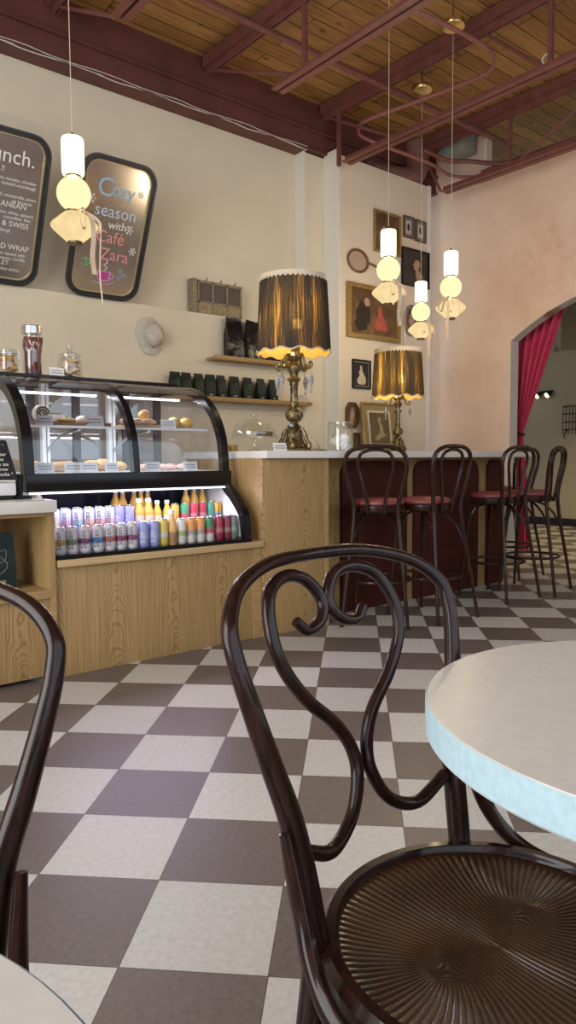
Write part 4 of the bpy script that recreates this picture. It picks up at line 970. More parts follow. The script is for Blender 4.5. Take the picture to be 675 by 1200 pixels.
# ------------------------------------------------------------------ bar stools
def make_stool(label, loc, rz):
    t = thing('bar_stool', label, 'bar stool', loc, rz, 'bentwood bar stools')
    SZ = .735
    # seat ring and cushion
    MB().lathe([(.130, SZ-.042), (.164, SZ-.042), (.170, SZ-.03), (.168, SZ-.004), (.15, SZ)], seg=36).build('seat_ring', M_STOOL, t, world=False)
    MB().lathe([(.156, SZ), (.165, SZ+.010), (.164, SZ+.022), (.148, SZ+.036), (.09, SZ+.044), (.002, SZ+.046)], seg=36).build('cushion', M_RED, t, world=False)['label'] = 'burgundy vinyl cushion'
    for s in (-1, 1):   # rear leg running up into one half of the outer back loop
        pts = [(s*.200, -.27, 0), (s*.176, -.235, .25), (s*.146, -.194, .52), (s*.134, -.174, .72), (s*.157, -.185, .84), (s*.184, -.204, .96), (s*.171, -.216, 1.05), (s*.10, -.223, 1.092), (0, -.225, 1.10)]
        MB().tube(cr(pts, 7), [.0115, .012, .0135, .0145, .014, .0135, .0135, .013, .013], 10).build('rear_leg', M_STOOL, t, world=False)
        MB().tube(cr([(s*.17, .17, 0), (s*.152, .152, .25), (s*.128, .128, .55), (s*.115, .115, SZ-.04)], 5), [.0105, .0125, .015, .016], 10).build('front_leg', M_STOOL, t, world=False)
        # curved knee braces
        MB().tube(cr([(s*.162, -.221, .36), (s*.143, -.190, .50), (s*.12, -.145, .60), (s*.085, -.08, .665), (s*.04, -.03, .688)], 6), .0085, 8).build('brace', M_STOOL, t, world=False)
        MB().tube(cr([(s*.143, .143, .38), (s*.130, .13, .50), (s*.108, .105, .62), (s*.07, .07, .675), (s*.02, .02, .689)], 6), .0085, 8).build('brace', M_STOOL, t, world=False)
    inner = [(-.050, -.168, .69), (-.056, -.178, .76), (-.083, -.192, .88), (-.106, -.204, .98), (-.094, -.214, 1.045), (-.05, -.219, 1.072), (0, -.220, 1.078)]
    inner = inner+[(-a, b, c_) for a, b, c_ in inner[-2::-1]]
    MB().tube(cr(inner, 6), .0105, 10).build('inner_back_loop', M_STOOL, t, world=False)
    MB().tube([(.206*math.cos(a), -.03+.20*math.sin(a), .268) for a in [2*PI*k/40 for k in range(40)]], .0095, 8, True).build('foot_ring', M_STOOL, t, world=False)
    return t
st0 = make_stool('bar stool with burgundy seat, turned away from camera, nearest the big lamp', (0, 0, 0), 0)
def stool(mx, my, ang, label=None, first=False):
    """mx,my: middle of the back feet; ang: facing direction"""
    loc = (mx+.27*math.cos(ang), my+.27*math.sin(ang), 0); rz = ang-PI/2
    if first: st0.location = loc; st0.rotation_euler = (0, 0, rz); return st0
    return dup(st0, loc, rz, label)
stool(3.135, 2.975, R(38.5), first=True)
stool(3.665, 2.755, R(90), 'bar stool with burgundy seat, second along the bar from the big lamp')
stool(4.55, 2.855, R(88), 'bar stool with burgundy seat, third along the bar, near the bar end')
stool(5.06, 2.84, R(103), 'bar stool seen edge on at the bar end, its back closest to the hall')
stool(5.50, 3.38, R(92), 'bar stool beyond the bar end, half hidden behind the others, before the curtain')

# ------------------------------------------------------------------ cafe chairs
KS = 1.075
OUT = [(.147, .04), (.152, .105), (.16, .173), (.18, .24), (.197, .304), (.206, .35), (.202, .385), (.165, .416), (.09, .434), (0, .437)]
HEART = [(.064, .362), (.046, .348), (.017, .355), (.004, .379), (.027, .408), (.066, .415), (.103, .40), (.119, .36), (.112, .32), (.08, .275), (.035, .235), (.013, .20), (.012, .165), (.037, .125), (.085, .107), (.138, .13)]
def surf(u, z):
    u *= KS; z *= KS
    return Vector((u, .168+z*math.tan(R(8))+.3/KS*z*z-1.11/KS*u*u, z+.418))
def cr2(P, n=8): return [(v.x, v.y) for v in cr([(a, b, 0) for a, b in P], n)]
def seat_mesh(parent, r0=.190, zc=.458):
    """pressed veneer seat: grooves follow confocal hyperbolas about two points"""
    nr, na = 72, 1440; a = .091
    rr = np.linspace(0.002, r0, nr)[:, None]; th = np.linspace(0, 2*np.pi, na, endpoint=False)[None, :]
    x = rr*np.cos(th); y = rr*np.sin(th); zc_ = ((x+1j*y)+.002-.018j)*np.exp(1j*.121)/a
    wv = np.arccosh(zc_+1e-9); nu = np.imag(wv); mu = np.abs(np.real(wv))
    dens = np.abs(zc_**2-1)**.5*a                      # metres per unit of nu
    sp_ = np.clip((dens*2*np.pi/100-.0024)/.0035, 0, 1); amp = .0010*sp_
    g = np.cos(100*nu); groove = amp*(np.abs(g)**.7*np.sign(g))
    edge = np.clip((r0-rr)/.018, 0, 1)
    bowl = -.010*(1-(rr/r0)**2)
    z = zc+bowl+groove*edge
    vs = np.stack([x, y, z], -1).reshape(-1, 3)
    i = np.arange(nr-1)[:, None]*na; k = np.arange(na)[None, :]; k2 = (k+1) % na
    fs = np.stack([i+k, i+na+k, i+na+k2, i+k2], -1).reshape(-1, 4)
    me = bpy.data.meshes.new('seat_panel'); me.from_pydata(vs.tolist(), [], fs.tolist()+[list(range(na))]); me.shade_smooth()
    at_ = me.attributes.new('ridge_glint', 'FLOAT', 'POINT'); at_.data.foreach_set('value', (np.clip(g*.5+.5, 0, 1)**3*sp_*edge).astype(np.float32).ravel())
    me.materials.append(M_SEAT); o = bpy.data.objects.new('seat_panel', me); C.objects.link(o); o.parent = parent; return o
def seat_mat():
    m, nt, b = new_mat('pressed_seat_veneer')
    tc = N(nt, 'ShaderNodeTexCoord'); nz = N(nt, 'ShaderNodeTexNoise'); nz.inputs['Scale'].default_value = 9; nz.inputs['Detail'].default_value = 5; L(nt, tc.outputs['Object'], nz.inputs['Vector'])
    r = ramp(nt, [(0.3, (0.012, 0.0055, 0.0035)), (0.7, (0.045, 0.020, 0.009))]); L(nt, nz.outputs['Fac'], r.inputs[0]); at_ = N(nt, 'ShaderNodeAttribute'); at_.attribute_name = 'ridge_glint'
    glint = N(nt, 'ShaderNodeMath', operation='MULTIPLY'); L(nt, at_.outputs['Fac'], glint.inputs[0]); glint.inputs[1].default_value = .36
    mx = N(nt, 'ShaderNodeMix', data_type='RGBA'); L(nt, glint.outputs[0], mx.inputs['Factor']); L(nt, r.outputs[0], mx.inputs['A']); mx.inputs['B'].default_value = (.19, .105, .045, 1)  # warm golden highlights painted into the base colour along the groove crests
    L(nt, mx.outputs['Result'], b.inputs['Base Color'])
    b.inputs['Roughness'].default_value = .24; b.inputs['Coat Weight'].default_value = .5; b.inputs['Coat Roughness'].default_value = .25
    return m
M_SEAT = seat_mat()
def make_chair(label, loc, rz):
    t = thing('cafe_chair', label, 'chair', loc, rz, 'bentwood cafe chairs')
    # bent back posts, loop and legs
    o2 = cr2(OUT, 6); n = len(o2)
    loop = [surf(-a, b) for a, b in o2]+[surf(a, b) for a, b in o2[-2::-1]]
    rad = lerp_list([.0165, .0162, .0148, .0130, .0114, .0104, .0097, .0092, .0092], n); rad = rad+rad[-2::-1]
    MB().tube(loop, rad, 14).build('back_loop', M_CHAIR, t, world=False)
    h2 = cr2(HEART, 6)
    for s in (-1, 1):
        MB().tube([surf(s*a, b)+Vector((0, -.002*s, 0)) for a, b in h2], [.0075, .0092, .0092, .0092, .0092, .0092, .0092], 12).build('heart_scroll', M_CHAIR, t, world=False)
        p0 = surf(s*.147, .04)
        MB().tube(cr([p0+Vector((0, -.001, .0)), (p0.x+s*.003, p0.y+.004, .38), (p0.x+s*.010, p0.y+.028, .2), (p0.x+s*.018, p0.y+.065, 0)], 6), [.0165, .0170, .0158, .012], 12).build('rear_leg', M_CHAIR, t, world=False)
        # flat bent brace: down the outside of the post, forward along the seat ring
        br = [surf(s*.157, .172)+Vector((s*.026, -.014, 0)), surf(s*.156, .10)+Vector((s*.028, -.020, 0)), (s*.206, .112, .480), (s*.217, .078, .452), (s*.224, .035, .440), (s*.222, -.015, .437)]
        MB().tube(cr(br, 8), [.0085, .0125, .0125, .0125, .0125, .0125, .009], 10, flat=.8).build('side_brace', M_CHAIR, t, world=False)
        fl = MB().tube(cr([(s*.135, -.115, .432), (s*.140, -.122, .3), (s*.150, -.138, .12), (s*.155, -.15, 0)], 5), [.018, .017, .014, .011], 12); fl.build('front_leg', M_CHAIR, t, world=False)
    MB().lathe([(.176, .428), (.205, .426), (.213, .436), (.213, .456), (.205, .466), (.193, .467), (.189, .460), (.188, .45), (.176, .444)], seg=64, cap=False).build('seat_ring', M_CHAIR, t, world=False)
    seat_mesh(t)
    MB().tube([(.155*math.cos(a), .01+.155*math.sin(a), .21) for a in [2*PI*k/40 for k in range(40)]], .0095, 8, True).build('leg_ring', M_CHAIR, t, world=False)
    return t
ch = make_chair('dark bentwood chair with heart shaped back scrolls, tucked at the round table', (.703, .464, 0), R(6.2))
dup(ch, (-0.012, .70, 0), R(-35), 'dark bentwood chair cut by the picture edge, only half its back visible')

# tables
def table(loc, label, group='round cafe tables'):
    t = thing('cafe_table', label, 'table', loc, 0, group)
    MB().lathe([(.290, .7115), (.296, .711), (.297, .714), (.297, .7475), (.2955, .75), (.28, .7502), (.002, .7502)], seg=96).build('tabletop', M_LAM, t, world=False)
    MB().lathe([(.2968, .7125), (.2978, .7135), (.2978, .7480), (.2968, .7488)], seg=96, cap=False).build('edge_band', M_LAMEDGE, t, world=False)
    MB().lathe([(.02, .69), (.11, .695), (.11, .711), (.02, .711)], seg=24).build('top_plate', M_BLACKM, t, world=False)
    MB().lathe([(.032, .03), (.032, .69)], seg=20).build('column', M_BLACKM, t, world=False)
    MB().lathe([(.20, 0), (.21, .006), (.20, .014), (.06, .03), (.032, .036)], seg=40).build('base', M_BLACKM, t, world=False)
    return t
tb = table((.829, .297, 0), 'round pale table over the heart backed chair')
dup(tb, (-.163, .30, 0), 0, 'round pale table whose edge fills the bottom corner nearest the cut off chair')

# ------------------------------------------------------------------ pendants
def make_pendant(label, x, y, zbot, ztop, rz, rod):
    t = thing('pendant_lamp', label, 'pendant lamp', (x, y, zbot), rz, 'candy shaped pendant lamps')
    # measured from the bottom: diamond, globe, cylinder
    MB().lathe([(.030, 0), (.040, .003), (.104, .060), (.112, .070), (.113, .078), (.108, .087), (.052, .136), (.034, .141)], seg=40, cap=True).build('diamond_shade', M_PDIA, t, world=False, angle=20)
    MB().lathe([(.034, -.010), (.036, -.008), (.036, .002), (.030, .002)], seg=20).build('bottom_cap', M_BRASS, t, world=False)
    MB().lathe([(.038, .140), (.042, .142), (.042, .150), (.034, .153)], seg=20).build('lower_collar', M_BRASS, t, world=False)
    MB().sphere((0, 0, .229), .0815, seg=28, rings=18).build('globe_shade', M_PBALL, t, world=False)
    MB().lathe([(.036, .303), (.040, .305), (.038, .315), (.032, .317)], seg=20).build('upper_collar', M_BRASS, t, world=False)
    MB().lathe([(.038, .315), (.050, .319), (.054, .330), (.054, .480), (.050, .491), (.038, .495), (.01, .496)], seg=28).build('cylinder_shade', M_PCYL, t, world=False)
    MB().lathe([(.006, .495), (.006, .515), (.003, .52)], seg=10).build('cord_grip', M_BRASS, t, world=False)
    MB().tube([(0, 0, .51), (0, 0, ztop-zbot-.03)], .0021, 8).build('cord', M_CORD, t, world=False)
    MB().lathe([(.010, -.042), (.084, -.038), (.087, -.033), (.087, -.002), (.080, 0)], (0, 0, ztop-zbot), seg=28).build('canopy', M_BRASSP, t, world=False)
    MB().tube([(0, 0, ztop-zbot), (0, 0, ZD-zbot)], .0065, 8).build('stem', M_STEEL, t, world=False)
    l = bpy.data.lights.new('pendant_light', 'POINT'); l.energy = 55; l.color = (1, .80, .50); l.shadow_soft_size = .03
    lo = bpy.data.objects.new('pendant_light', l); C.objects.link(lo); lo.parent = t; lo.location = (0, 0, .229)
    # ribbon bow: two loops, two tails
    rb = MB()
    def loop(sx, ln, wd):
        pts = [(0, -.052, .143), (sx*.022, -.080, .126), (sx*.042, -.108, .104), (sx*.056, -.126, .072), (sx*.046, -.128, ln), (sx*.028, -.126, ln+.004), (sx*.022, -.121, .078), (sx*.012, -.098, .112), (0, -.060, .143)]
        rb.ribbon(cr(pts, 6), (.5*sx, -.8, .35), wd)
    loop(-1, .035, .017); loop(1, .028, .015)
    rb.ribbon(cr([(.004, -.056, .143), (.010, -.092, .116), (.016, -.122, .078), (.018, -.124, .0), (.010, -.122, -.09), (.018, -.124, -.17)], 6), (.9, -.3, 0), .024)
    rb.ribbon(cr([(.03, -.045, .143), (.070, -.070, .112), (.092, -.082, .075), (.090, -.080, .0), (.084, -.078, -.16), (.098, -.076, -.29)], 6), (.6, -.7, 0), .007)
    rb.tube(cr([(-.012, -.058, .142), (0, -.066, .150), (.012, -.058, .142), (0, -.060, .134)], 4, True), .006, 6, True)
    rb.build('ribbon_bow', M_RIBBON, t, world=False)['label'] = 'champagne ribbon tied in a bow'
    return t
pd = [((88, 283, 3.52), 'glowing candy shaped pendant before the menu mirrors', .2), ((455, 357, 4.96), 'glowing candy shaped pendant in front of the large gilt painting', -.3),
      ((528, 372, 5.48), 'glowing candy shaped pendant against the pink wall', -1.2), ((493, 398, 6.40), 'glowing candy shaped pendant lowest of the cluster, before the oval plaque', -.35)]
ph = None
for (px, py, dep), lab, rz in pd:
    q = atd(px, py, dep); zb_ = 2.087
    if ph is None: ph = make_pendant(lab, q.x, q.y, zb_, 4.24, rz, 0)
    else: dup(ph, (q.x, q.y, zb_), rz, lab)

# ------------------------------------------------------------------ table lamps
def make_lamp(label, loc, s, shade_r, shade_h, zsh, rz=0):
    t = thing('table_lamp', label, 'lamp', loc, rz, 'brass lamps with black pleated shades')
    MBr = M_BRASS
    def P(pr): return [(r*s, z*s) for r, z in pr]
    bs = MB().lathe(P([(.118, 0), (.124, .008), (.120, .018), (.100, .024), (.094, .034), (.075, .040)]), seg=8)
    bs.build('base', MBr, t, world=False, angle=20)
    for k in range(4):
        a = PI/4+PI/2*k; d = Vector((math.cos(a), math.sin(a), 0))
        def pt(r, z): return d*(r*s)+Vector((0, 0, z*s))
        m = MB().tube(cr([pt(.05, .17), pt(.075, .13), pt(.085, .09), pt(.105, .06), pt(.110, .035), pt(.095, .03), pt(.09, .045), pt(.098, .052)], 6), [s*x for x in (.010, .016, .016, .016, .018, .014, .010, .007)], 9)
        m.build('scroll_foot', MBr, t, world=False)
    MB().lathe(P([(.092, .035), (.080, .055), (.062, .085), (.058, .12), (.050, .15), (.038, .165), (.052, .178), (.048, .19), (.030, .20), (.028, .212), (.05, .222), (.064, .25), (.064, .275), (.05, .30), (.03, .312), (.026, .325), (.034, .333), (.030, .345), (.027, .36), (.027, .47), (.034, .48), (.030, .49), (.036, .50), (.052, .515), (.046, .527), (.028, .535), (.030, .56), (.044, .585), (.050, .61), (.036, .625), (.030, .645), (.056, .665), (.060, .68), (.040, .695), (.022, .71), (.018, .80)]), seg=20,
               fn=lambda a, i: 1+(.10*math.cos(a*6+.8*i) if 14 <= i <= 18 or 26 <= i <= 33 else .04*math.cos(a*8))).build('column', MBr, t, world=False, angle=60)
    # a small enamel medallion on the stem
    MB().sphere((-.05*s, -.03*s, .185*s), .022*s, .008*s, .014*s, 12, 6).build('medallion', pm('blue_enamel', (.35, .45, .58), .2), t, world=False)
    for k in range(4):
        a = R(15)+PI/2*k; d = Vector((math.cos(a), math.sin(a), 0))
        def pt(r, z): return d*(r*s)+Vector((0, 0, z*s))
        m = MB().tube(cr([pt(.035, .665), pt(.065, .69), pt(.085, .655), pt(.10, .61), pt(.13, .59), pt(.152, .605), pt(.148, .63), pt(.132, .625), pt(.135, .612)], 6), [s*x for x in (.012, .012, .010, .010, .010, .011, .009, .007, .005)], 8)
        arm = m.build('scroll_arm', MBr, t, world=False)
        cx = pt(.148, 0)
        drop = MB().lathe([(.002, .0), (.010*s, .02*s), (.020*s, .060*s), (.017*s, .080*s), (.006*s, .105*s), (.002, .108*s)], Vector((cx.x, cx.y, .445*s)), seg=8)
        drop.lathe([(.002, .0), (.008*s, .012*s), (.006*s, .03*s), (.002, .034*s)], Vector((cx.x, cx.y, .408*s)), seg=8).tube([(cx.x, cx.y, .44*s), (cx.x, cx.y, .592*s)], .0022*s, 5)
        drop.build('crystal_drop', M_CRYSTAL, arm, world=False, smooth=False)
    z0, z1 = zsh, zsh+shade_h; n = 288
    def pleat(a, i): return 1+.011*math.cos(a*72)
    rt = shade_r*.90
    scal = lambda a: .008*math.cos(a*12)
    # outer pleated sheer with wavy hem
    m = MB(); rows = []
    for i in range(7):
        f_ = i/6; row = []
        for k in range(n):
            a = 2*PI*k/n; r = (shade_r+(rt-shade_r)*f_)*(1+.010*math.cos(a*72)*(1-.5*f_)); z = z0+(z1-z0)*f_+(scal(a)*(1-f_)**2)
            row.append((r*math.cos(a), r*math.sin(a), z))
        row.append(row[0]); rows.append(row)
    m.sheet(rows).build('lamp_shade', M_SHEER, t, world=False, angle=80)
    m = MB(); rows = []
    for i in range(7):
        f_ = i/6; row = []
        for k in range(n):
            a = 2*PI*k/n; r = (shade_r+(rt-shade_r)*f_)*.975; z = z0-.004+(z1-z0)*f_+(scal(a)*(1-f_)**2)
            row.append((r*math.cos(a), r*math.sin(a), z))
        row.append(row[0]); rows.append(row)
    m.sheet(rows).build('shade_lining', M_LINING, t, world=False, angle=80)['label'] = 'gold inner lining of the shade'
    hem = MB().tube([((shade_r+.002)*math.cos(a), (shade_r+.002)*math.sin(a), z0+scal(a)) for a in [2*PI*k/n for k in range(n)]], .0045, 6, True)
    hem.build('hem_braid', M_TRIMC, t, world=False)
    top = MB()
    def tooth(a): return .010+.014*abs(math.sin(a*22))
    rows = [[((rt+.004)*math.cos(2*PI*k/n), (rt+.004)*math.sin(2*PI*k/n), z1+.008-(0 if i == 0 else tooth(2*PI*k/n)+.012)) for k in range(n+1)] for i in range(2)]
    top.sheet(rows, .003).build('top_braid', M_TRIMC, t, world=False)
    MB().tube([((rt-.003)*math.cos(a), (rt-.003)*math.sin(a), z1+.004) for a in [2*PI*k/48 for k in range(48)]], .004, 6, True).bar((-rt, 0, z1-.03), (rt, 0, z1-.03), .005, .005).bar((0, -rt, z1-.03), (0, rt, z1-.03), .005, .005).tube([(0, 0, .78*s), (0, 0, z1+.01)], .005, 8).build('shade_frame', MBr, t, world=False)
    MB().sphere((.0, -.035, z0+shade_h*.38), .030, .030, .036, 16, 10).build('bulb', M_BULB, t, world=False)
    MB().lathe([(.012, z0-.02), (.016, z0+.01), (.016, z0+shade_h*.38-.03)], (0, -.035, 0), seg=12).build('socket', MBr, t, world=False)
    l = bpy.data.lights.new('lamp_light', 'POINT'); l.energy = 10; l.color = (1, .74, .38); l.shadow_soft_size = .035
    lo = bpy.data.objects.new('lamp_light', l); C.objects.link(lo); lo.parent = t; lo.location = (0, .04, z0+shade_h*.42)
    return t
p1_ = onY(345, 526, 3.50)
make_lamp('large ornate brass lamp with black pleated shade and crystal drops on the bar', (p1_.x, 3.50, BZ+.0005), .875, .232, .455, .615, 0)
p2_ = onY(466, 526, 4.02)
make_lamp('smaller brass lamp with black pleated shade beside the gilt framed portrait', (p2_.x, 4.02, BZ+.0005), .66, .212, .375, .455, .5)

# ------------------------------------------------------------------ things on the bar
q = onY(298, 525, 3.62)
t = thing('cake_stand', 'glass domed cake stand with a chocolate cake on the bar end', 'cake stand', (q.x, 3.62, BZ+.0005))
MB().lathe([(.075, 0), (.07, .006), (.018, .014), (.012, .03), (.016, .045), (.011, .06), (.016, .072), (.05, .080), (.150, .084), (.152, .092), (.148, .094), (.002, .090)], seg=36).build('pedestal_plate', M_JAR, t, world=False)
MB().lathe([(.138, .094), (.140, .10), (.138, .125), (.118, .165), (.075, .190), (.03, .198), (.014, .202), (.012, .210), (.022, .220), (.020, .232), (.002, .236)], seg=40, cap=False).build('dome', M_JAR, t, world=False)
ck = MB().lathe([(.048, 0), (.05, .004), (.05, .026), (.046, .030), (.002, .031)], seg=24, fn=lambda a, i: 1+.03*math.cos(a*16)).build('chocolate_cake', M_CAKE)
ck.location = (q.x+.055, 3.585, BZ+.0955); tag(ck, 'dark chocolate cake under the glass dome', 'cake')
card(q.x+.075, 3.45, BZ+.0005, .105, .052, 'white price card on the bar before the glass cake dome')
for i, dx in enumerate((-.10, -.035)):
    o = bx(-.022, .022, -.022, .022, 0, .045).build('wooden_block', M_OAKX, bevel=.003); o.location = (q.x+dx, 3.80, BZ+.0005); tag(o, 'small wooden block behind the cake stand, %s from the pastry case' % ORD[i], 'block', 'wooden blocks')
# straw cap on a little board
q = onY(362, 526, 3.80)
t = thing('wooden_tray', 'small wooden tray carrying a pale cap, right of the big lamp', 'tray', (q.x+.02, 3.80, BZ+.0005)); bx(q.x-.08, q.x+.12, 3.73, 3.87, BZ+.0005, BZ+.016).build('panel', M_OAKX, t, bevel=.003)
def cap_hat(loc, s, rz, label):
    t = thing('pale_cap', label, 'cap', loc, rz, None)
    MB().sphere((0, 0, 0), .078*s, .086*s, .082*s, 20, 12, fn=lambda d: 1 if d.z > -.05 else .96).build('crown', M_HAT, t, world=False)
    # cut to a dome by a brim set low at the front
    g = [[(x*.075*s, -.05*s-(.085*(1-(x*.95)**2)**.5)*s*f_, .016*s-.018*s*f_-.02*s*x*x) for x in [-.98+1.96*k/14 for k in range(15)]] for f_ in (0, .33, .66, 1)]
    MB().sheet(g, .004).build('brim', M_HAT, t, world=False)
    MB().sphere((0, 0, .083*s), .008*s).build('button', M_HAT, t, world=False); return t
def half_dome(o):
    pass
c1 = cap_hat((q.x+.0, 3.80, BZ+.0165), .95, R(70), 'pale cap resting on the wooden tray by the big lamp')
for ch_ in c1.children:
    if ch_.name.startswith('crown'):
        for v in ch_.data.vertices:
            if v.co.z < .0: v.co.z = 0
    elif ch_.name.startswith('brim'):
        for v in ch_.data.vertices: v.co.z = max(v.co.z, .0005)
q = onY(399, 527, 3.52)
t = thing('glass_tip_jar', 'wide clear glass jar of white paper slips on the bar', 'jar', (q.x, 3.52, BZ+.0005))
MB().lathe([(.002, .004), (.080, .004), (.086, .012), (.087, .168), (.080, .180), (.080, .196), (.086, .200)], seg=36, cap=False).build('glass_body', M_JAR, t, world=False)
MB().lathe([(.088, .178), (.089, .182), (.089, .190), (.086, .193)], seg=36, cap=False).build('rim', M_JAR, t, world=False)
for k in range(14):
    a = random.uniform(0, 6.28); rr = .045*math.sqrt(random.random()); 
    o = bx(-.026, .026, -.0006, .0006, -.018, .018).build('paper_slip', M_PAPER, t, world=False); o.location = (rr*math.cos(a), rr*math.sin(a), .03+.075*k/14); o.rotation_euler = (random.uniform(-.8, .8), random.uniform(-.8, .8), a)

# ------------------------------------------------------------------ left wall: shelves, bags, hats, frames
def wall_shelf(x0, x1, z, label):
    t = thing('wall_shelf', label, 'shelf', (x0, YL, z), 0)
    bx(x0, x1, 5.25, YL, z-.024, z).build('board', M_OAKX, t, bevel=.002)
    bx(x0, x1, 5.245, 5.26, z-.012, z+.012).build('lip', M_OAKX, t, bevel=.002)
    return t
zu = onY(252, 417, 5.25).z; xl = onY(252, 417, 5.25).x; xr = onY(365, 436, 5.25).x
wall_shelf(xl, xr, zu, 'upper oak ledge shelf holding black foil bags')
zl = onY(248, 466, 5.25).z; xl2 = onY(185, 466, 5.25).x
wall_shelf(xl2, xr, zl, 'lower oak ledge shelf lined with dark green coffee bags')
bags = [(207, .0), (220, .25), (234.5, 0), (248, .2), (260.5, .2), (276, .25), (291.5, .15), (307, 0.05), (321, 0)]
b0 = None
for i, (px, lr) in enumerate(bags):
    x = onY(px, 460, 5.29).x; lab = 'dark green coffee bag on the lower shelf, %s from the pastry case' % ORD[i]
    rz = R(random.uniform(-12, 10))
    if b0 is None: b0 = coffee_bag((x, 5.315, zl+.0005), .098, .06, .205, rz, 'coffee_bag', lab, 'coffee bag', 'bags of coffee', M_BAG)
    else: dup(b0, (x, 5.315, zl+.0005), rz, lab)
for i, (px, lab) in enumerate(((276, 'tall crumpled black foil bag at the shelf end under the vintage window frame'), (299, 'tall crumpled black foil bag half hidden by the big lampshade'), (322, 'black foil bag hidden behind the big lampshade'))):
    x = onY(px, 400, 5.29).x
    coffee_bag((x, 5.32, zu+.0005), .16, .085, .36, R(-8+6*i), 'foil_bag', lab, 'bag', 'black foil bags', M_FOIL, letter=False)
q = onY(354, 470, 5.3)
c2_ = cap_hat((q.x, 5.315, zl+.0005), .95, R(80), 'pale cap on the lower shelf end behind the lamp crystals')
for ch_ in c2_.children:
    if ch_.name.startswith('crown'):
        for v in ch_.data.vertices:
            if v.co.z < .0: v.co.z = 0
    elif ch_.name.startswith('brim'):
        for v in ch_.data.vertices: v.co.z = max(v.co.z, .0005)
# cap hung on the wall, crown towards the room
q = onY(175, 394, YL)
t = thing('wall_hung_hat', 'pale crumpled hat hung flat on the cream wall above the pastry case', 'hat', (q.x, YL, q.z))
rows = []
for i in range(6):
    f_ = i/5; rows.append([((.045+.085*f_)*math.cos(a)*(1+.05*math.sin(3*a)), -.035+.025*f_+.012*math.sin(2*a+1)*f_, (.06+.095*f_)*math.sin(a)) for a in [2*PI*k/28 for k in range(29)]])
MB().sheet(rows, .006).build('brim', M_HAT, t, world=False)
MB().sphere((.02, -.045, .01), .082, .085, .10, 24, 14, fn=lambda d: 1+.07*math.sin(d.x*5+d.z*4)-.16*math.exp(-((d.x-.1)**2+(d.z-.1)**2)*9)).build('crown', M_HAT, t, world=False)
# small vintage window frame standing on the ledge
a_ = onY(225, 330, 5.47); x0 = onY(232, 366, 5.40).x; x1 = onY(280, 340, 5.44).x
t = thing('vintage_window_frame', 'weathered three pane vintage window frame standing on the wall ledge', 'decor', (x0, 5.40, ZLEDGE))
H = .285; W = x1-x0
fr = MB(); y0, y1 = 5.395, 5.43
zz = ZLEDGE+.0005
fr.box(x0, x1, y0, y1, zz, zz+.012).box(x0, x1, y0, y1, zz+.092, zz+.108).box(x0, x1, y0, y1, zz+H-.022, zz+H)
for k in range(4): x = x0+(W-.016)*k/3; fr.box(x, x+.016, y0, y1, zz, zz+H)
fr.build('frame', M_OLDWIN, t, bevel=.002)
bx(x0-.045, x0-.002, 5.40, 5.495, zz, zz+H+.01).build('side_board', M_OLDWIN, t, bevel=.003)
for k in range(3):
    x = x0+(W-.016)*k/3+.016; w2 = (W-.016)/3-.016
    bx(x, x+w2, y0+.014, y0+.02, zz+.108, zz+H-.022).build('pane', M_DUSTY, t)
    bx(x, x+w2, y0+.008, y0+.02, zz+.012, zz+.092).build('tin_panel', M_TIN, t)
    MB().tube(cr([(x+w2*.5, y1-.02, zz+H), (x+w2*.5, y0-.012, zz+H+.006), (x+w2*.5, y0-.016, zz+H+.022)], 4), .004, 6).build('hook', M_BLACKM, t)

# the two leaning menu mirrors
def menu_mirror(xc, label, lines):
    """frame leaning forward from the ledge: local s along the wall, t up the slope"""
    b = Vector((xc, 5.385, ZLEDGE+.004)); top = Vector((xc, 4.955, 3.225))
    up = (top-b); Hh = up.length; up.normalize(); nrm = Vector((0, -up.z, up.y)).normalized()   # faces the room
    t = thing('menu_mirror', label, 'mirror', b, 0, 'black framed menu mirrors')
    Wd = .60
    fn = lambda s_, v_, n_: Vector((s_, 0, 0))+up*(v_+Hh/2)+nrm*n_
    o_ = rrect(Wd, Hh, .135, 10)
    MB().ring(o_, rrect(Wd-.045, Hh-.045, .115, 10), fn, -.01, .030).build('outer_frame', M_FRBLK, t, world=False, bevel=.004)
    MB().ring(rrect(Wd-.044, Hh-.044, .115, 10), rrect(Wd-.078, Hh-.078, .10, 10), fn, -.01, .022).build('inner_frame', M_FRBLK, t, world=False, bevel=.003)
    MB().ring(rrect(Wd-.078, Hh-.078, .10, 10), rrect(Wd-.092, Hh-.092, .093, 10), fn, -.008, .012).build('gilt_slip', pm('pale_gold_slip', (.62, .52, .28), .3, .5), t, world=False)
    MB().prism(rrect(Wd-.085, Hh-.085, .095, 10), fn, -.008, .002).build('mirror_glass', M_MIRROR, t, world=False)
    for body, s_, v_, size, mat, al in lines:
        text_part(body, size, mat, t, lambda a, b_, c_, s_=s_, v_=v_: fn(s_+a, v_+b_, .0045+c_), align=al, ext=.0005)
    return t, fn, Hh
t2, fn2, H2 = menu_mirror(2.555, 'black framed mirror with blue and pink cafe lettering', [
    ('C', -.16, .235, .185, M_CHALKB, 'LEFT'), ('ozy', -.045, .245, .135, M_CHALKB, 'LEFT'), ('season', -.155, .095, .125, M_CHALKL, 'LEFT'), ('with', -.03, .015, .085, M_CHALKW, 'LEFT'), ('Café', -.115, -.09, .125, M_CHALKP, 'LEFT'), ('Zara', -.06, -.215, .125, M_CHALKP, 'LEFT')])
cu = MB()
def cpt(a, b): return fn2(a, b, .005)
cu.tube(cr([cpt(-.055, -.305), cpt(-.045, -.36), cpt(-.02, -.372), cpt(.02, -.372), cpt(.042, -.36), cpt(.05, -.305)], 5), .0035, 6)
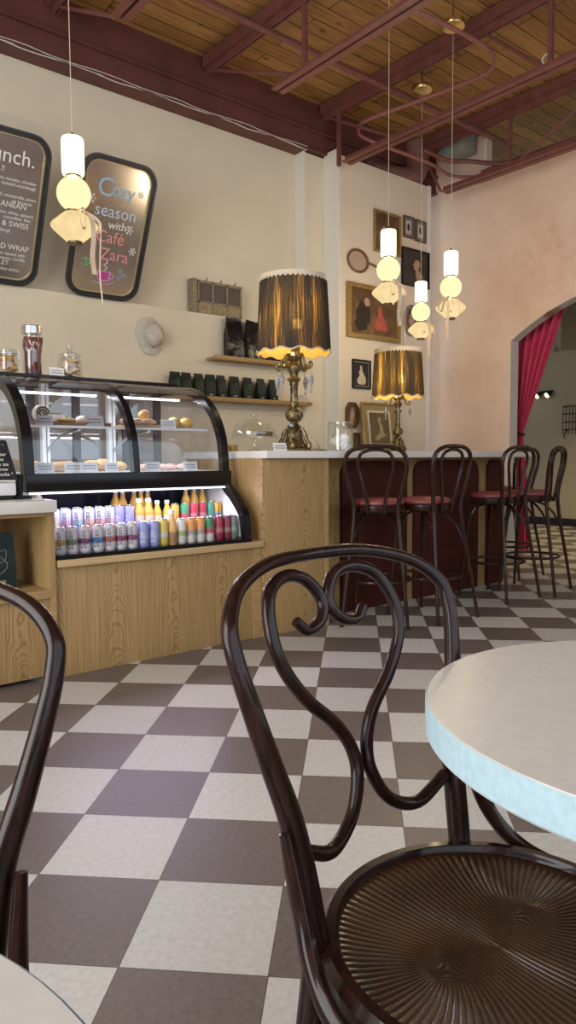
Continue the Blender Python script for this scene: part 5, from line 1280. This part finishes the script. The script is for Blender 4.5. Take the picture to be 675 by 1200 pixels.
cu.tube(cr([cpt(.048, -.32), cpt(.075, -.322), cpt(.07, -.35), cpt(.044, -.352)], 5), .0035, 6).tube(cr([cpt(-.085, -.385), cpt(-.02, -.40), cpt(.05, -.396), (cpt(.085, -.378))], 5), .0035, 6).tube([cpt(-.055, -.305), cpt(.05, -.305)], .0035, 6)
cu.build('cup_outline', pm('lilac_ink', (.66, .36, .62), .7), t2, world=False)
MB().prism([(-.052, -.308), (-.042, -.36), (-.02, -.370), (.02, -.370), (.040, -.36), (.047, -.308)], fn2, .0025, .0042).build('cup_fill', M_MAGENTA, t2, world=False)
MB().tube(cr([cpt(0, -.352), cpt(-.02, -.328), cpt(-.01, -.318), cpt(0, -.328), cpt(.01, -.318), cpt(.02, -.328), cpt(0, -.352)], 4), .003, 6).build('heart', pm('red_ink', (.7, .08, .08), .7), t2, world=False)
MB().tube(cr([cpt(-.005, -.295), cpt(.015, -.275), cpt(-.012, -.255), cpt(.012, -.235), cpt(.0, -.215)], 5), .003, 6).build('steam', M_CHALKW, t2, world=False)
def flake(a, b, r, mat):
    m = MB()
    for k in range(6):
        d = (math.cos(k*PI/3), math.sin(k*PI/3)); m.tube([cpt(a, b), cpt(a+r*d[0], b+r*d[1])], .0028, 5)
        for sgn in (-1, 1):
            d2 = (math.cos(k*PI/3+.7*sgn), math.sin(k*PI/3+.7*sgn)); m.tube([cpt(a+.55*r*d[0], b+.55*r*d[1]), cpt(a+.55*r*d[0]+.35*r*d2[0], b+.55*r*d[1]+.35*r*d2[1])], .0024, 5)
    m.build('snowflake', mat, t2, world=False)
flake(.145, .03, .036, M_CHALKW); flake(-.19, .20, .036, M_CHALKW); flake(.20, -.12, .032, M_CHALKW); flake(.19, .30, .026, M_CHALKW)
MB().tube(cr([cpt(-.19, -.235), cpt(-.15, -.225), cpt(-.13, -.255), cpt(-.16, -.28), cpt(-.20, -.27)], 5, ), .004, 6).tube([cpt(-.165, -.225), cpt(-.155, -.28)], .004, 6).build('mitten_sketch', M_GREENI, t2, world=False)
m = MB()
for (a, b) in ((.13, -.28), (.16, -.31), (.125, -.33)): m.tube([cpt(a+.014*math.cos(k*.7), b+.014*math.sin(k*.7)) for k in range(10)], .003, 5)
m.build('berry_sketch', M_CHALKB, t2, world=False)
R_ = .235
t1, fn1, H1 = menu_mirror(1.735, 'black framed menu mirror cut by the picture edge, with white handwriting', [
    ('Lunch.', R_-.035, .295, .135, M_CHALKW, 'RIGHT'), ('BLT', R_-.23, .235, .045, M_CHALKW, 'RIGHT'), ('bacon, lettuce, tomato, cheddar\n   toasted sourdough', R_-.01, .185, .031, M_CHALKW, 'RIGHT'), ('tomato, basil, mozzarella, pesto\n on focaccia   ', R_, .08, .031, M_CHALKW, 'RIGHT'),
    ('MEDITERRANEAN', R_-.06, .015, .052, M_CHALKW, 'RIGHT'), ('red onion, olives, spinach\n  cucumber, feta  ', R_-.005, -.03, .031, M_CHALKW, 'RIGHT'), ('HAM & SWISS', R_-.03, -.11, .052, M_CHALKW, 'RIGHT'), ('mustard, sourdough', R_-.15, -.15, .031, M_CHALKW, 'RIGHT'),
    ('SALAD WRAP', R_-.01, -.265, .052, M_CHALKW, 'RIGHT'), ('romaine, tossed with\ncaesar, tortilla', R_-.03, -.305, .031, M_CHALKW, 'RIGHT'), ('OMELET', R_-.14, -.375, .045, M_CHALKW, 'RIGHT'), ('breakfast dishes', R_-.06, -.412, .031, M_CHALKW, 'RIGHT')])

# ------------------------------------------------------------------ gallery wall
def picture(px0, py0, px1, py1, name, label, fw, fmat, art, mat_w=0, mmat=None, depth=.028, figures=None, Y=YG, group='pictures on the gallery wall', extra=None):
    a, b = onY(px0, py0, Y), onY(px1, py1, Y); 
    cx, czz, w_, h_ = (a.x+b.x)/2, (a.z+b.z)/2, abs(b.x-a.x), abs(a.z-b.z)
    return picture_at(cx, czz, w_, h_, name, label, fw, fmat, art, mat_w, mmat, depth, figures, Y, group, extra)
def picture_at(cx, czz, w_, h_, name, label, fw, fmat, art, mat_w, mmat, depth, figures, Y, group, extra=None):
    t = thing(name, label, 'picture', (cx, Y, czz), 0, group)
    def rect(w2, h2): return [(-w2/2, -h2/2), (w2/2, -h2/2), (w2/2, h2/2), (-w2/2, h2/2)]
    fn = lambda p, q_, n_: (p, -n_, q_)
    MB().ring(rect(w_, h_), rect(w_-2*fw, h_-2*fw), fn, .001, depth).build('frame', fmat, t, world=False, bevel=min(.004, fw*.2))
    if mat_w:
        MB().ring(rect(w_-2*fw, h_-2*fw), rect(w_-2*fw-2*mat_w, h_-2*fw-2*mat_w), fn, .001, depth*.5).build('mat_board', mmat, t, world=False)
    iw, ih = w_-2*fw-2*mat_w, h_-2*fw-2*mat_w
    MB().prism(rect(iw, ih), fn, .001, depth*.4).build('canvas', art, t, world=False)
    for kf, fg in enumerate(figures or []):
        mat, pts = fg; MB().prism([(p*iw/2, q_*ih/2) for p, q_ in cr2c(pts)], fn, depth*.4+.0008*kf, depth*.4+.0012+.0008*kf).build('painted_figure', mat, t, world=False)
    return t
def cr2c(P): return [(v.x, v.y) for v in cr([(a, b, 0) for a, b in P], 4, True)]
A_DARKBR = painting_mat('brown_oil', [(.3, (.055, .032, .018)), (.55, (.15, .085, .042)), (.8, (.30, .18, .085))], 6)
A_SALON = painting_mat('salon_oil', [(.25, (.05, .030, .016)), (.5, (.14, .075, .035)), (.75, (.26, .15, .07))], 4)
A_BLACK = painting_mat('black_oil', [(.3, (.018, .017, .018)), (.8, (.045, .04, .038))], 3)
A_GREY = painting_mat('blue_grey_print', [(.3, (.17, .17, .18)), (.8, (.26, .25, .25))], 8)
A_SEPIA = painting_mat('sepia_photo', [(.3, (.12, .085, .04)), (.8, (.22, .16, .08))], 5)
F_FLESH = pm('painted_flesh', (.42, .28, .18), .5, var=.2); F_ROSE = pm('painted_rose', (.50, .10, .07), .5, var=.25, scale=30); F_IVORY = pm('painted_ivory', (.62, .50, .38), .5, var=.2); F_DARK = pm('painted_dark', (.03, .02, .015), .5); F_PINK = pm('painted_pink', (.42, .26, .22), .5, var=.3)
def blob(cx, cy, rx, ry, n=10, w=.15): return [(cx+rx*math.cos(2*PI*k/n)*(1+w*math.sin(3*k)), cy+ry*math.sin(2*PI*k/n)*(1+w*math.cos(2*k))) for k in range(n)]
picture(437, 245, 468, 302, 'flower_painting', 'dark flower painting in a thin gilt frame behind the front pendant', .022, M_GOLDF, A_DARKBR, figures=[(F_PINK, blob(-.2, .15, .28, .18)), (F_PINK, blob(.3, .2, .25, .16)), (F_FLESH, blob(.05, -.05, .22, .14)), (F_FLESH, blob(-.35, -.2, .2, .14)), (F_DARK, blob(.05, -.6, .3, .3))])
picture(472, 252, 484, 281, 'small_print', 'small framed print, upper pair, nearer the flower painting', .012, M_BROWNF, pm('print_white', (.55, .5, .45), .6), .03, A_GREY and pm('slate_mat', (.17, .17, .185), .6), .02, figures=[(F_DARK, blob(0, 0, .5, .6))])
picture(486, 257, 498, 286, 'small_print', 'small framed print, upper pair, nearer the wall end', .012, M_BROWNF, pm('print_white', (.55, .5, .45), .6), .03, pm('slate_mat', (.17, .17, .185), .6), .02, figures=[(F_DARK, blob(0, .1, .45, .6))])
picture(470, 289, 501, 340, 'profile_portrait', 'unframed dark portrait of a pale woman in profile', .006, M_BLACKM, A_BLACK, depth=.03, figures=[(F_DARK, blob(.15, .1, .5, .6)), (F_FLESH, [(-.05, .42), (.15, .48), (.32, .40), (.34, .18), (.22, .02), (.3, -.15), (.5, -.3), (.55, -.6), (.3, -.85), (.1, -.6), (.0, -.3), (.02, -.1), (-.12, -.06), (-.12, .08), (-.2, .14), (-.1, .28)])])
picture(405, 330, 466, 403, 'salon_painting', 'large gilt framed painting with a rose gowned lady', .045, M_GOLDF, A_SALON, depth=.045, figures=[(F_DARK, blob(-.45, -.1, .3, .55)), (F_ROSE, [(.28, .35), (.36, .25), (.36, .05), (.5, -.3), (.62, -.68), (.2, -.75), (.02, -.6), (.14, -.2), (.2, .1), (.2, .28)]), (F_DARK, blob(-.55, -.55, .25, .35)), (F_PINK, blob(-.3, .45, .12, .2))])
picture(412, 420.5, 433, 456.5, 'figure_picture', 'small dark picture of a figure in white, under the gilt painting', .016, M_BLACKM, A_BLACK, .012, M_GREYF, .024, figures=[(F_IVORY, [(-.05, .75), (.12, .6), (.15, .3), (.4, -.05), (.65, -.4), (.5, -.85), (-.4, -.85), (-.6, -.5), (-.25, -.1), (-.35, .2), (-.15, .4), (-.2, .6)])])
picture(413, 507, 420.5, 527.5, 'small_picture', 'small wood framed picture beside the gilt framed portrait, partly behind it', .014, M_BROWNF, A_SEPIA, depth=.02)
# octagonal plaque
a, b = onY(404, 471, YG), onY(419, 502, YG); cx, cz2, w_, h_ = (a.x+b.x)/2, (a.z+b.z)/2, b.x-a.x, a.z-b.z
t = thing('octagonal_plaque', 'dark octagonal wall plaque left of the gilt framed portrait', 'plaque', (cx, YG, cz2), 0, 'pictures on the gallery wall')
octp = lambda k: [(-w_/2*k, -h_/4*k), (-w_/4*k, -h_/2*k), (w_/4*k, -h_/2*k), (w_/2*k, -h_/4*k), (w_/2*k, h_/4*k), (w_/4*k, h_/2*k), (-w_/4*k, h_/2*k), (-w_/2*k, h_/4*k)]
fnw = lambda p, q_, n_: (p, -n_, q_)
MB().ring(octp(1), octp(.82), fnw, .001, .024).build('rim', M_BROWNF, t, world=False, bevel=.002); MB().prism(octp(.83), fnw, .001, .012).build('panel', A_DARKBR, t, world=False)
MB().prism(cr2c([(0, .08), (.03, .02), (.02, -.05), (-.02, -.08), (-.03, 0), (-.015, .05)]), fnw, .012, .017).build('relief', F_FLESH, t, world=False)
# hand mirror with its handle sideways
c_ = onY(418.5, 306, YG); e_ = onY(442, 312, YG); rx = onY(430, 306, YG).x-c_.x; rz_ = .105
t = thing('hand_mirror', 'oval hand mirror hung sideways with its handle behind a pendant', 'mirror', (c_.x, YG, c_.z), 0, None)
MB().tube([(rx*math.cos(a), -.014, rz_*math.sin(a)) for a in [2*PI*k/36 for k in range(36)]], .012, 8, True).build('rim', pm('bronze_wood', (.17, .085, .04), .4), t, world=False)
MB().prism([(rx*math.cos(2*PI*k/36), rz_*math.sin(2*PI*k/36)) for k in range(36)], fnw, .004, .012).build('mirror_glass', pm('silvered_glass', (.75, .70, .63), .06, 1.0, var=.04), t, world=False)
MB().tube([(rx, -.014, 0), (rx+.05, -.014, -.004), (e_.x-c_.x, -.014, -.02)], [.014, .010, .012], 8).build('handle', MATS['bronze_wood'], t, world=False)
# oval plaque
c_ = onY(481, 376, YG)
t = thing('oval_plaque', 'oval brown plaque behind the lowest pendant', 'plaque', (c_.x, YG, c_.z), 0, 'pictures on the gallery wall')
el = lambda k: [(.115*k*math.cos(2*PI*a/32), .165*k*math.sin(2*PI*a/32)) for a in range(32)]
MB().ring(el(1), el(.78), fnw, .001, .026).build('rim', M_GREYF, t, world=False, bevel=.003); MB().prism(el(.8), fnw, .001, .014).build('panel', A_DARKBR, t, world=False); MB().prism(cr2c(blob(0, 0, .04, .07)), fnw, .014, .017).build('portrait', F_PINK, t, world=False)
# gilt framed portrait leaning on the bar
a, b = onY(423.5, 466, 5.06), onY(463, 526, 5.06); w_, h_ = b.x-a.x, .515
t = picture_at((a.x+b.x)/2, BZ+.0015+h_/2, w_, h_, 'gilt_portrait', 'gilt framed sepia portrait with a wide olive mat, leaning behind the smaller lamp', .022, pm('bright_gilt', (.62, .45, .16), .3, .8, var=.2, scale=50), M_CREAMMAT, .058, M_MAT, .03, None, 4.98, 'pictures on the gallery wall')
iw, ih = w_-.044-.116, h_-.044-.116
fn = lambda p, q_, n_: (p, -n_, q_)
MB().prism([(-iw*.42, -ih*.44), (iw*.42, -ih*.44), (iw*.42, ih*.44), (-iw*.42, ih*.44)], fn, .012, .0135).build('photo', A_SEPIA, t, world=False)
MB().prism([(p*iw/2, q_*ih/2) for p, q_ in cr2c([(0, .62), (.14, .5), (.1, .3), (.25, .05), (.3, -.25), (.5, -.4), (.1, -.55), (-.3, -.72), (-.5, -.6), (-.1, -.3), (0, 0), (-.1, .3), (-.12, .5)])], fn, .0135, .0148).build('sitter', pm('sepia_light', (.42, .33, .17), .6, var=.2), t, world=False)
t.rotation_euler = (R(-7), 0, 0); t.location.y = 5.055

# ------------------------------------------------------------------ arch curtain and hall
t = thing('arch_curtain', 'raspberry velvet curtain tied back in the pink arch', 'curtain', (XP+.30, YJ-.02, 0))
XC = XP+.30
def archz(y):
    hw_ = 1.35; rise = .42; rad = (hw_*hw_+rise*rise)/(2*rise); cy = YJ-1.35; c0 = ZS+.42-rad
    return c0+math.sqrt(max(0, rad*rad-(y-cy)**2)) if abs(y-cy) < hw_ else ZS
yl = onX(612, 420, XC).y+.12; yrt = onX(664, 366, XC).y; zt_ = onX(606, 508, XC).z; yt = onX(606, 508, XC).y
rows = []; nU, nV = 72, 30
ybot = onX(607, 632, XC).y
for j in range(nV+1):
    v = j/nV; row = []
    for i in range(nU+1):
        u = i/nU
        ya = yl+(yrt-yl)*u; za = archz(min(ya, YJ-.001))+.12
        yb_ = yt+.015-.075*u
        # from the arch head down to the tie, hanging as straight gathered lines
        if v < .68:
            k = v/.68; kk = k**(.92); y = ya+(yb_-ya)*kk; z = za+(zt_-za)*k-.10*math.sin(PI*k)*u*.35
            f_ = .042*(1-k)+.016*k
        else:
            k = (v-.68)/.32; y = yb_+(-(u-.5)*.12)*math.sin(min(1, k*1.4)*PI/2)+(ybot-yt)*k; z = zt_+(0.03-zt_)*k; f_ = .012+.02*k
        row.append((XC+f_*math.sin(u*2*PI*5.5+.5*math.sin(3*v)), y, z))
    rows.append(row)
MB().sheet(rows, .006).build('drape', M_CURT, t, angle=60)
MB().tube([(XC+.035*math.cos(a), yt-.02+.06*math.sin(a), zt_+.012*math.sin(a)) for a in [2*PI*k/24 for k in range(24)]], .014, 8, True).sphere((XC-.06, yt-.03, zt_), .022).build('tieback', M_BLACKM, t)
# rod under the arch
sp = onX(636, 460, XH-.1)
t = thing('wall_spotlights', 'twin black spotlight fitting glowing on the hall wall', 'lamp', (XH-.001, sp.y, sp.z))
bx(XH-.03, XH-.001, sp.y-.12, sp.y+.12, sp.z+.0, sp.z+.03).build('bar', M_BLACKM, t)
for s_ in (-1, 1):
    d = Vector((-.75, .35, -.55)).normalized(); c0 = Vector((XH-.06, sp.y+s_*.085, sp.z-.02))
    m = MB().tube([c0-d*.03, c0+d*.05], [.030, .045], 14).build('head', M_BLACKM, t); MB().tube([c0+d*.05, c0+d*.056], [.04, .04], 14).build('lens', M_SPOT, m)
for s_ in (0,):
    l = bpy.data.lights.new('hall_spot', 'SPOT'); l.energy = 190; l.color = (1, .70, .30); l.spot_size = R(95); l.spot_blend = .7; l.shadow_soft_size = .06
    lo = bpy.data.objects.new('hall_spot', l); C.objects.link(lo); lo.location = (8.5, 4.7, 3.5); lo.rotation_euler = Vector((-.05, -.05, -1)).to_track_quat('-Z', 'Y').to_euler()
q = onX(673, 490, XH)
t = thing('wire_wall_rack', 'dark wire rack hanging on the hall wall', 'rack', (XH-.001, q.y, q.z))
m = MB()
for dz in (-.17, -.06, .06, .17): m.tube([(XH-.02, q.y+.11, q.z+dz), (XH-.13, q.y+.11, q.z+dz), (XH-.13, q.y-.25, q.z+dz), (XH-.02, q.y-.25, q.z+dz)], .007, 6)
m.build('tiers', M_BLACKM, t)
m = MB()
for k in range(8): y = q.y+.11-.36*k/7; m.tube([(XH-.128, y, q.z-.24), (XH-.128, y, q.z+.19)], .005, 6)
m.build('uprights', M_BLACKM, t)
MB().tube(cr([(XH-.01, q.y+.1, q.z-.17), (XH-.05, q.y+.13, q.z-.24), (XH-.04, q.y+.12, q.z-.3)], 5), .008, 6).build('hook', M_BLACKM, t)
# banquette along the near wall
t = thing('banquette', 'dusty pink velvet banquette along the near wall', 'bench', (2.2, -1.4, 0))
bx(.9, 5.4, -1.66, -1.05, 0, .30).build('plinth', M_OAK, t); bx(.9, 5.4, -1.66, -1.0, .30, .46).build('seat', M_PINKV, t, bevel=.03); bx(.9, 5.4, -1.715, -1.55, .46, 1.05).build('backrest', M_PINKV, t, bevel=.04)
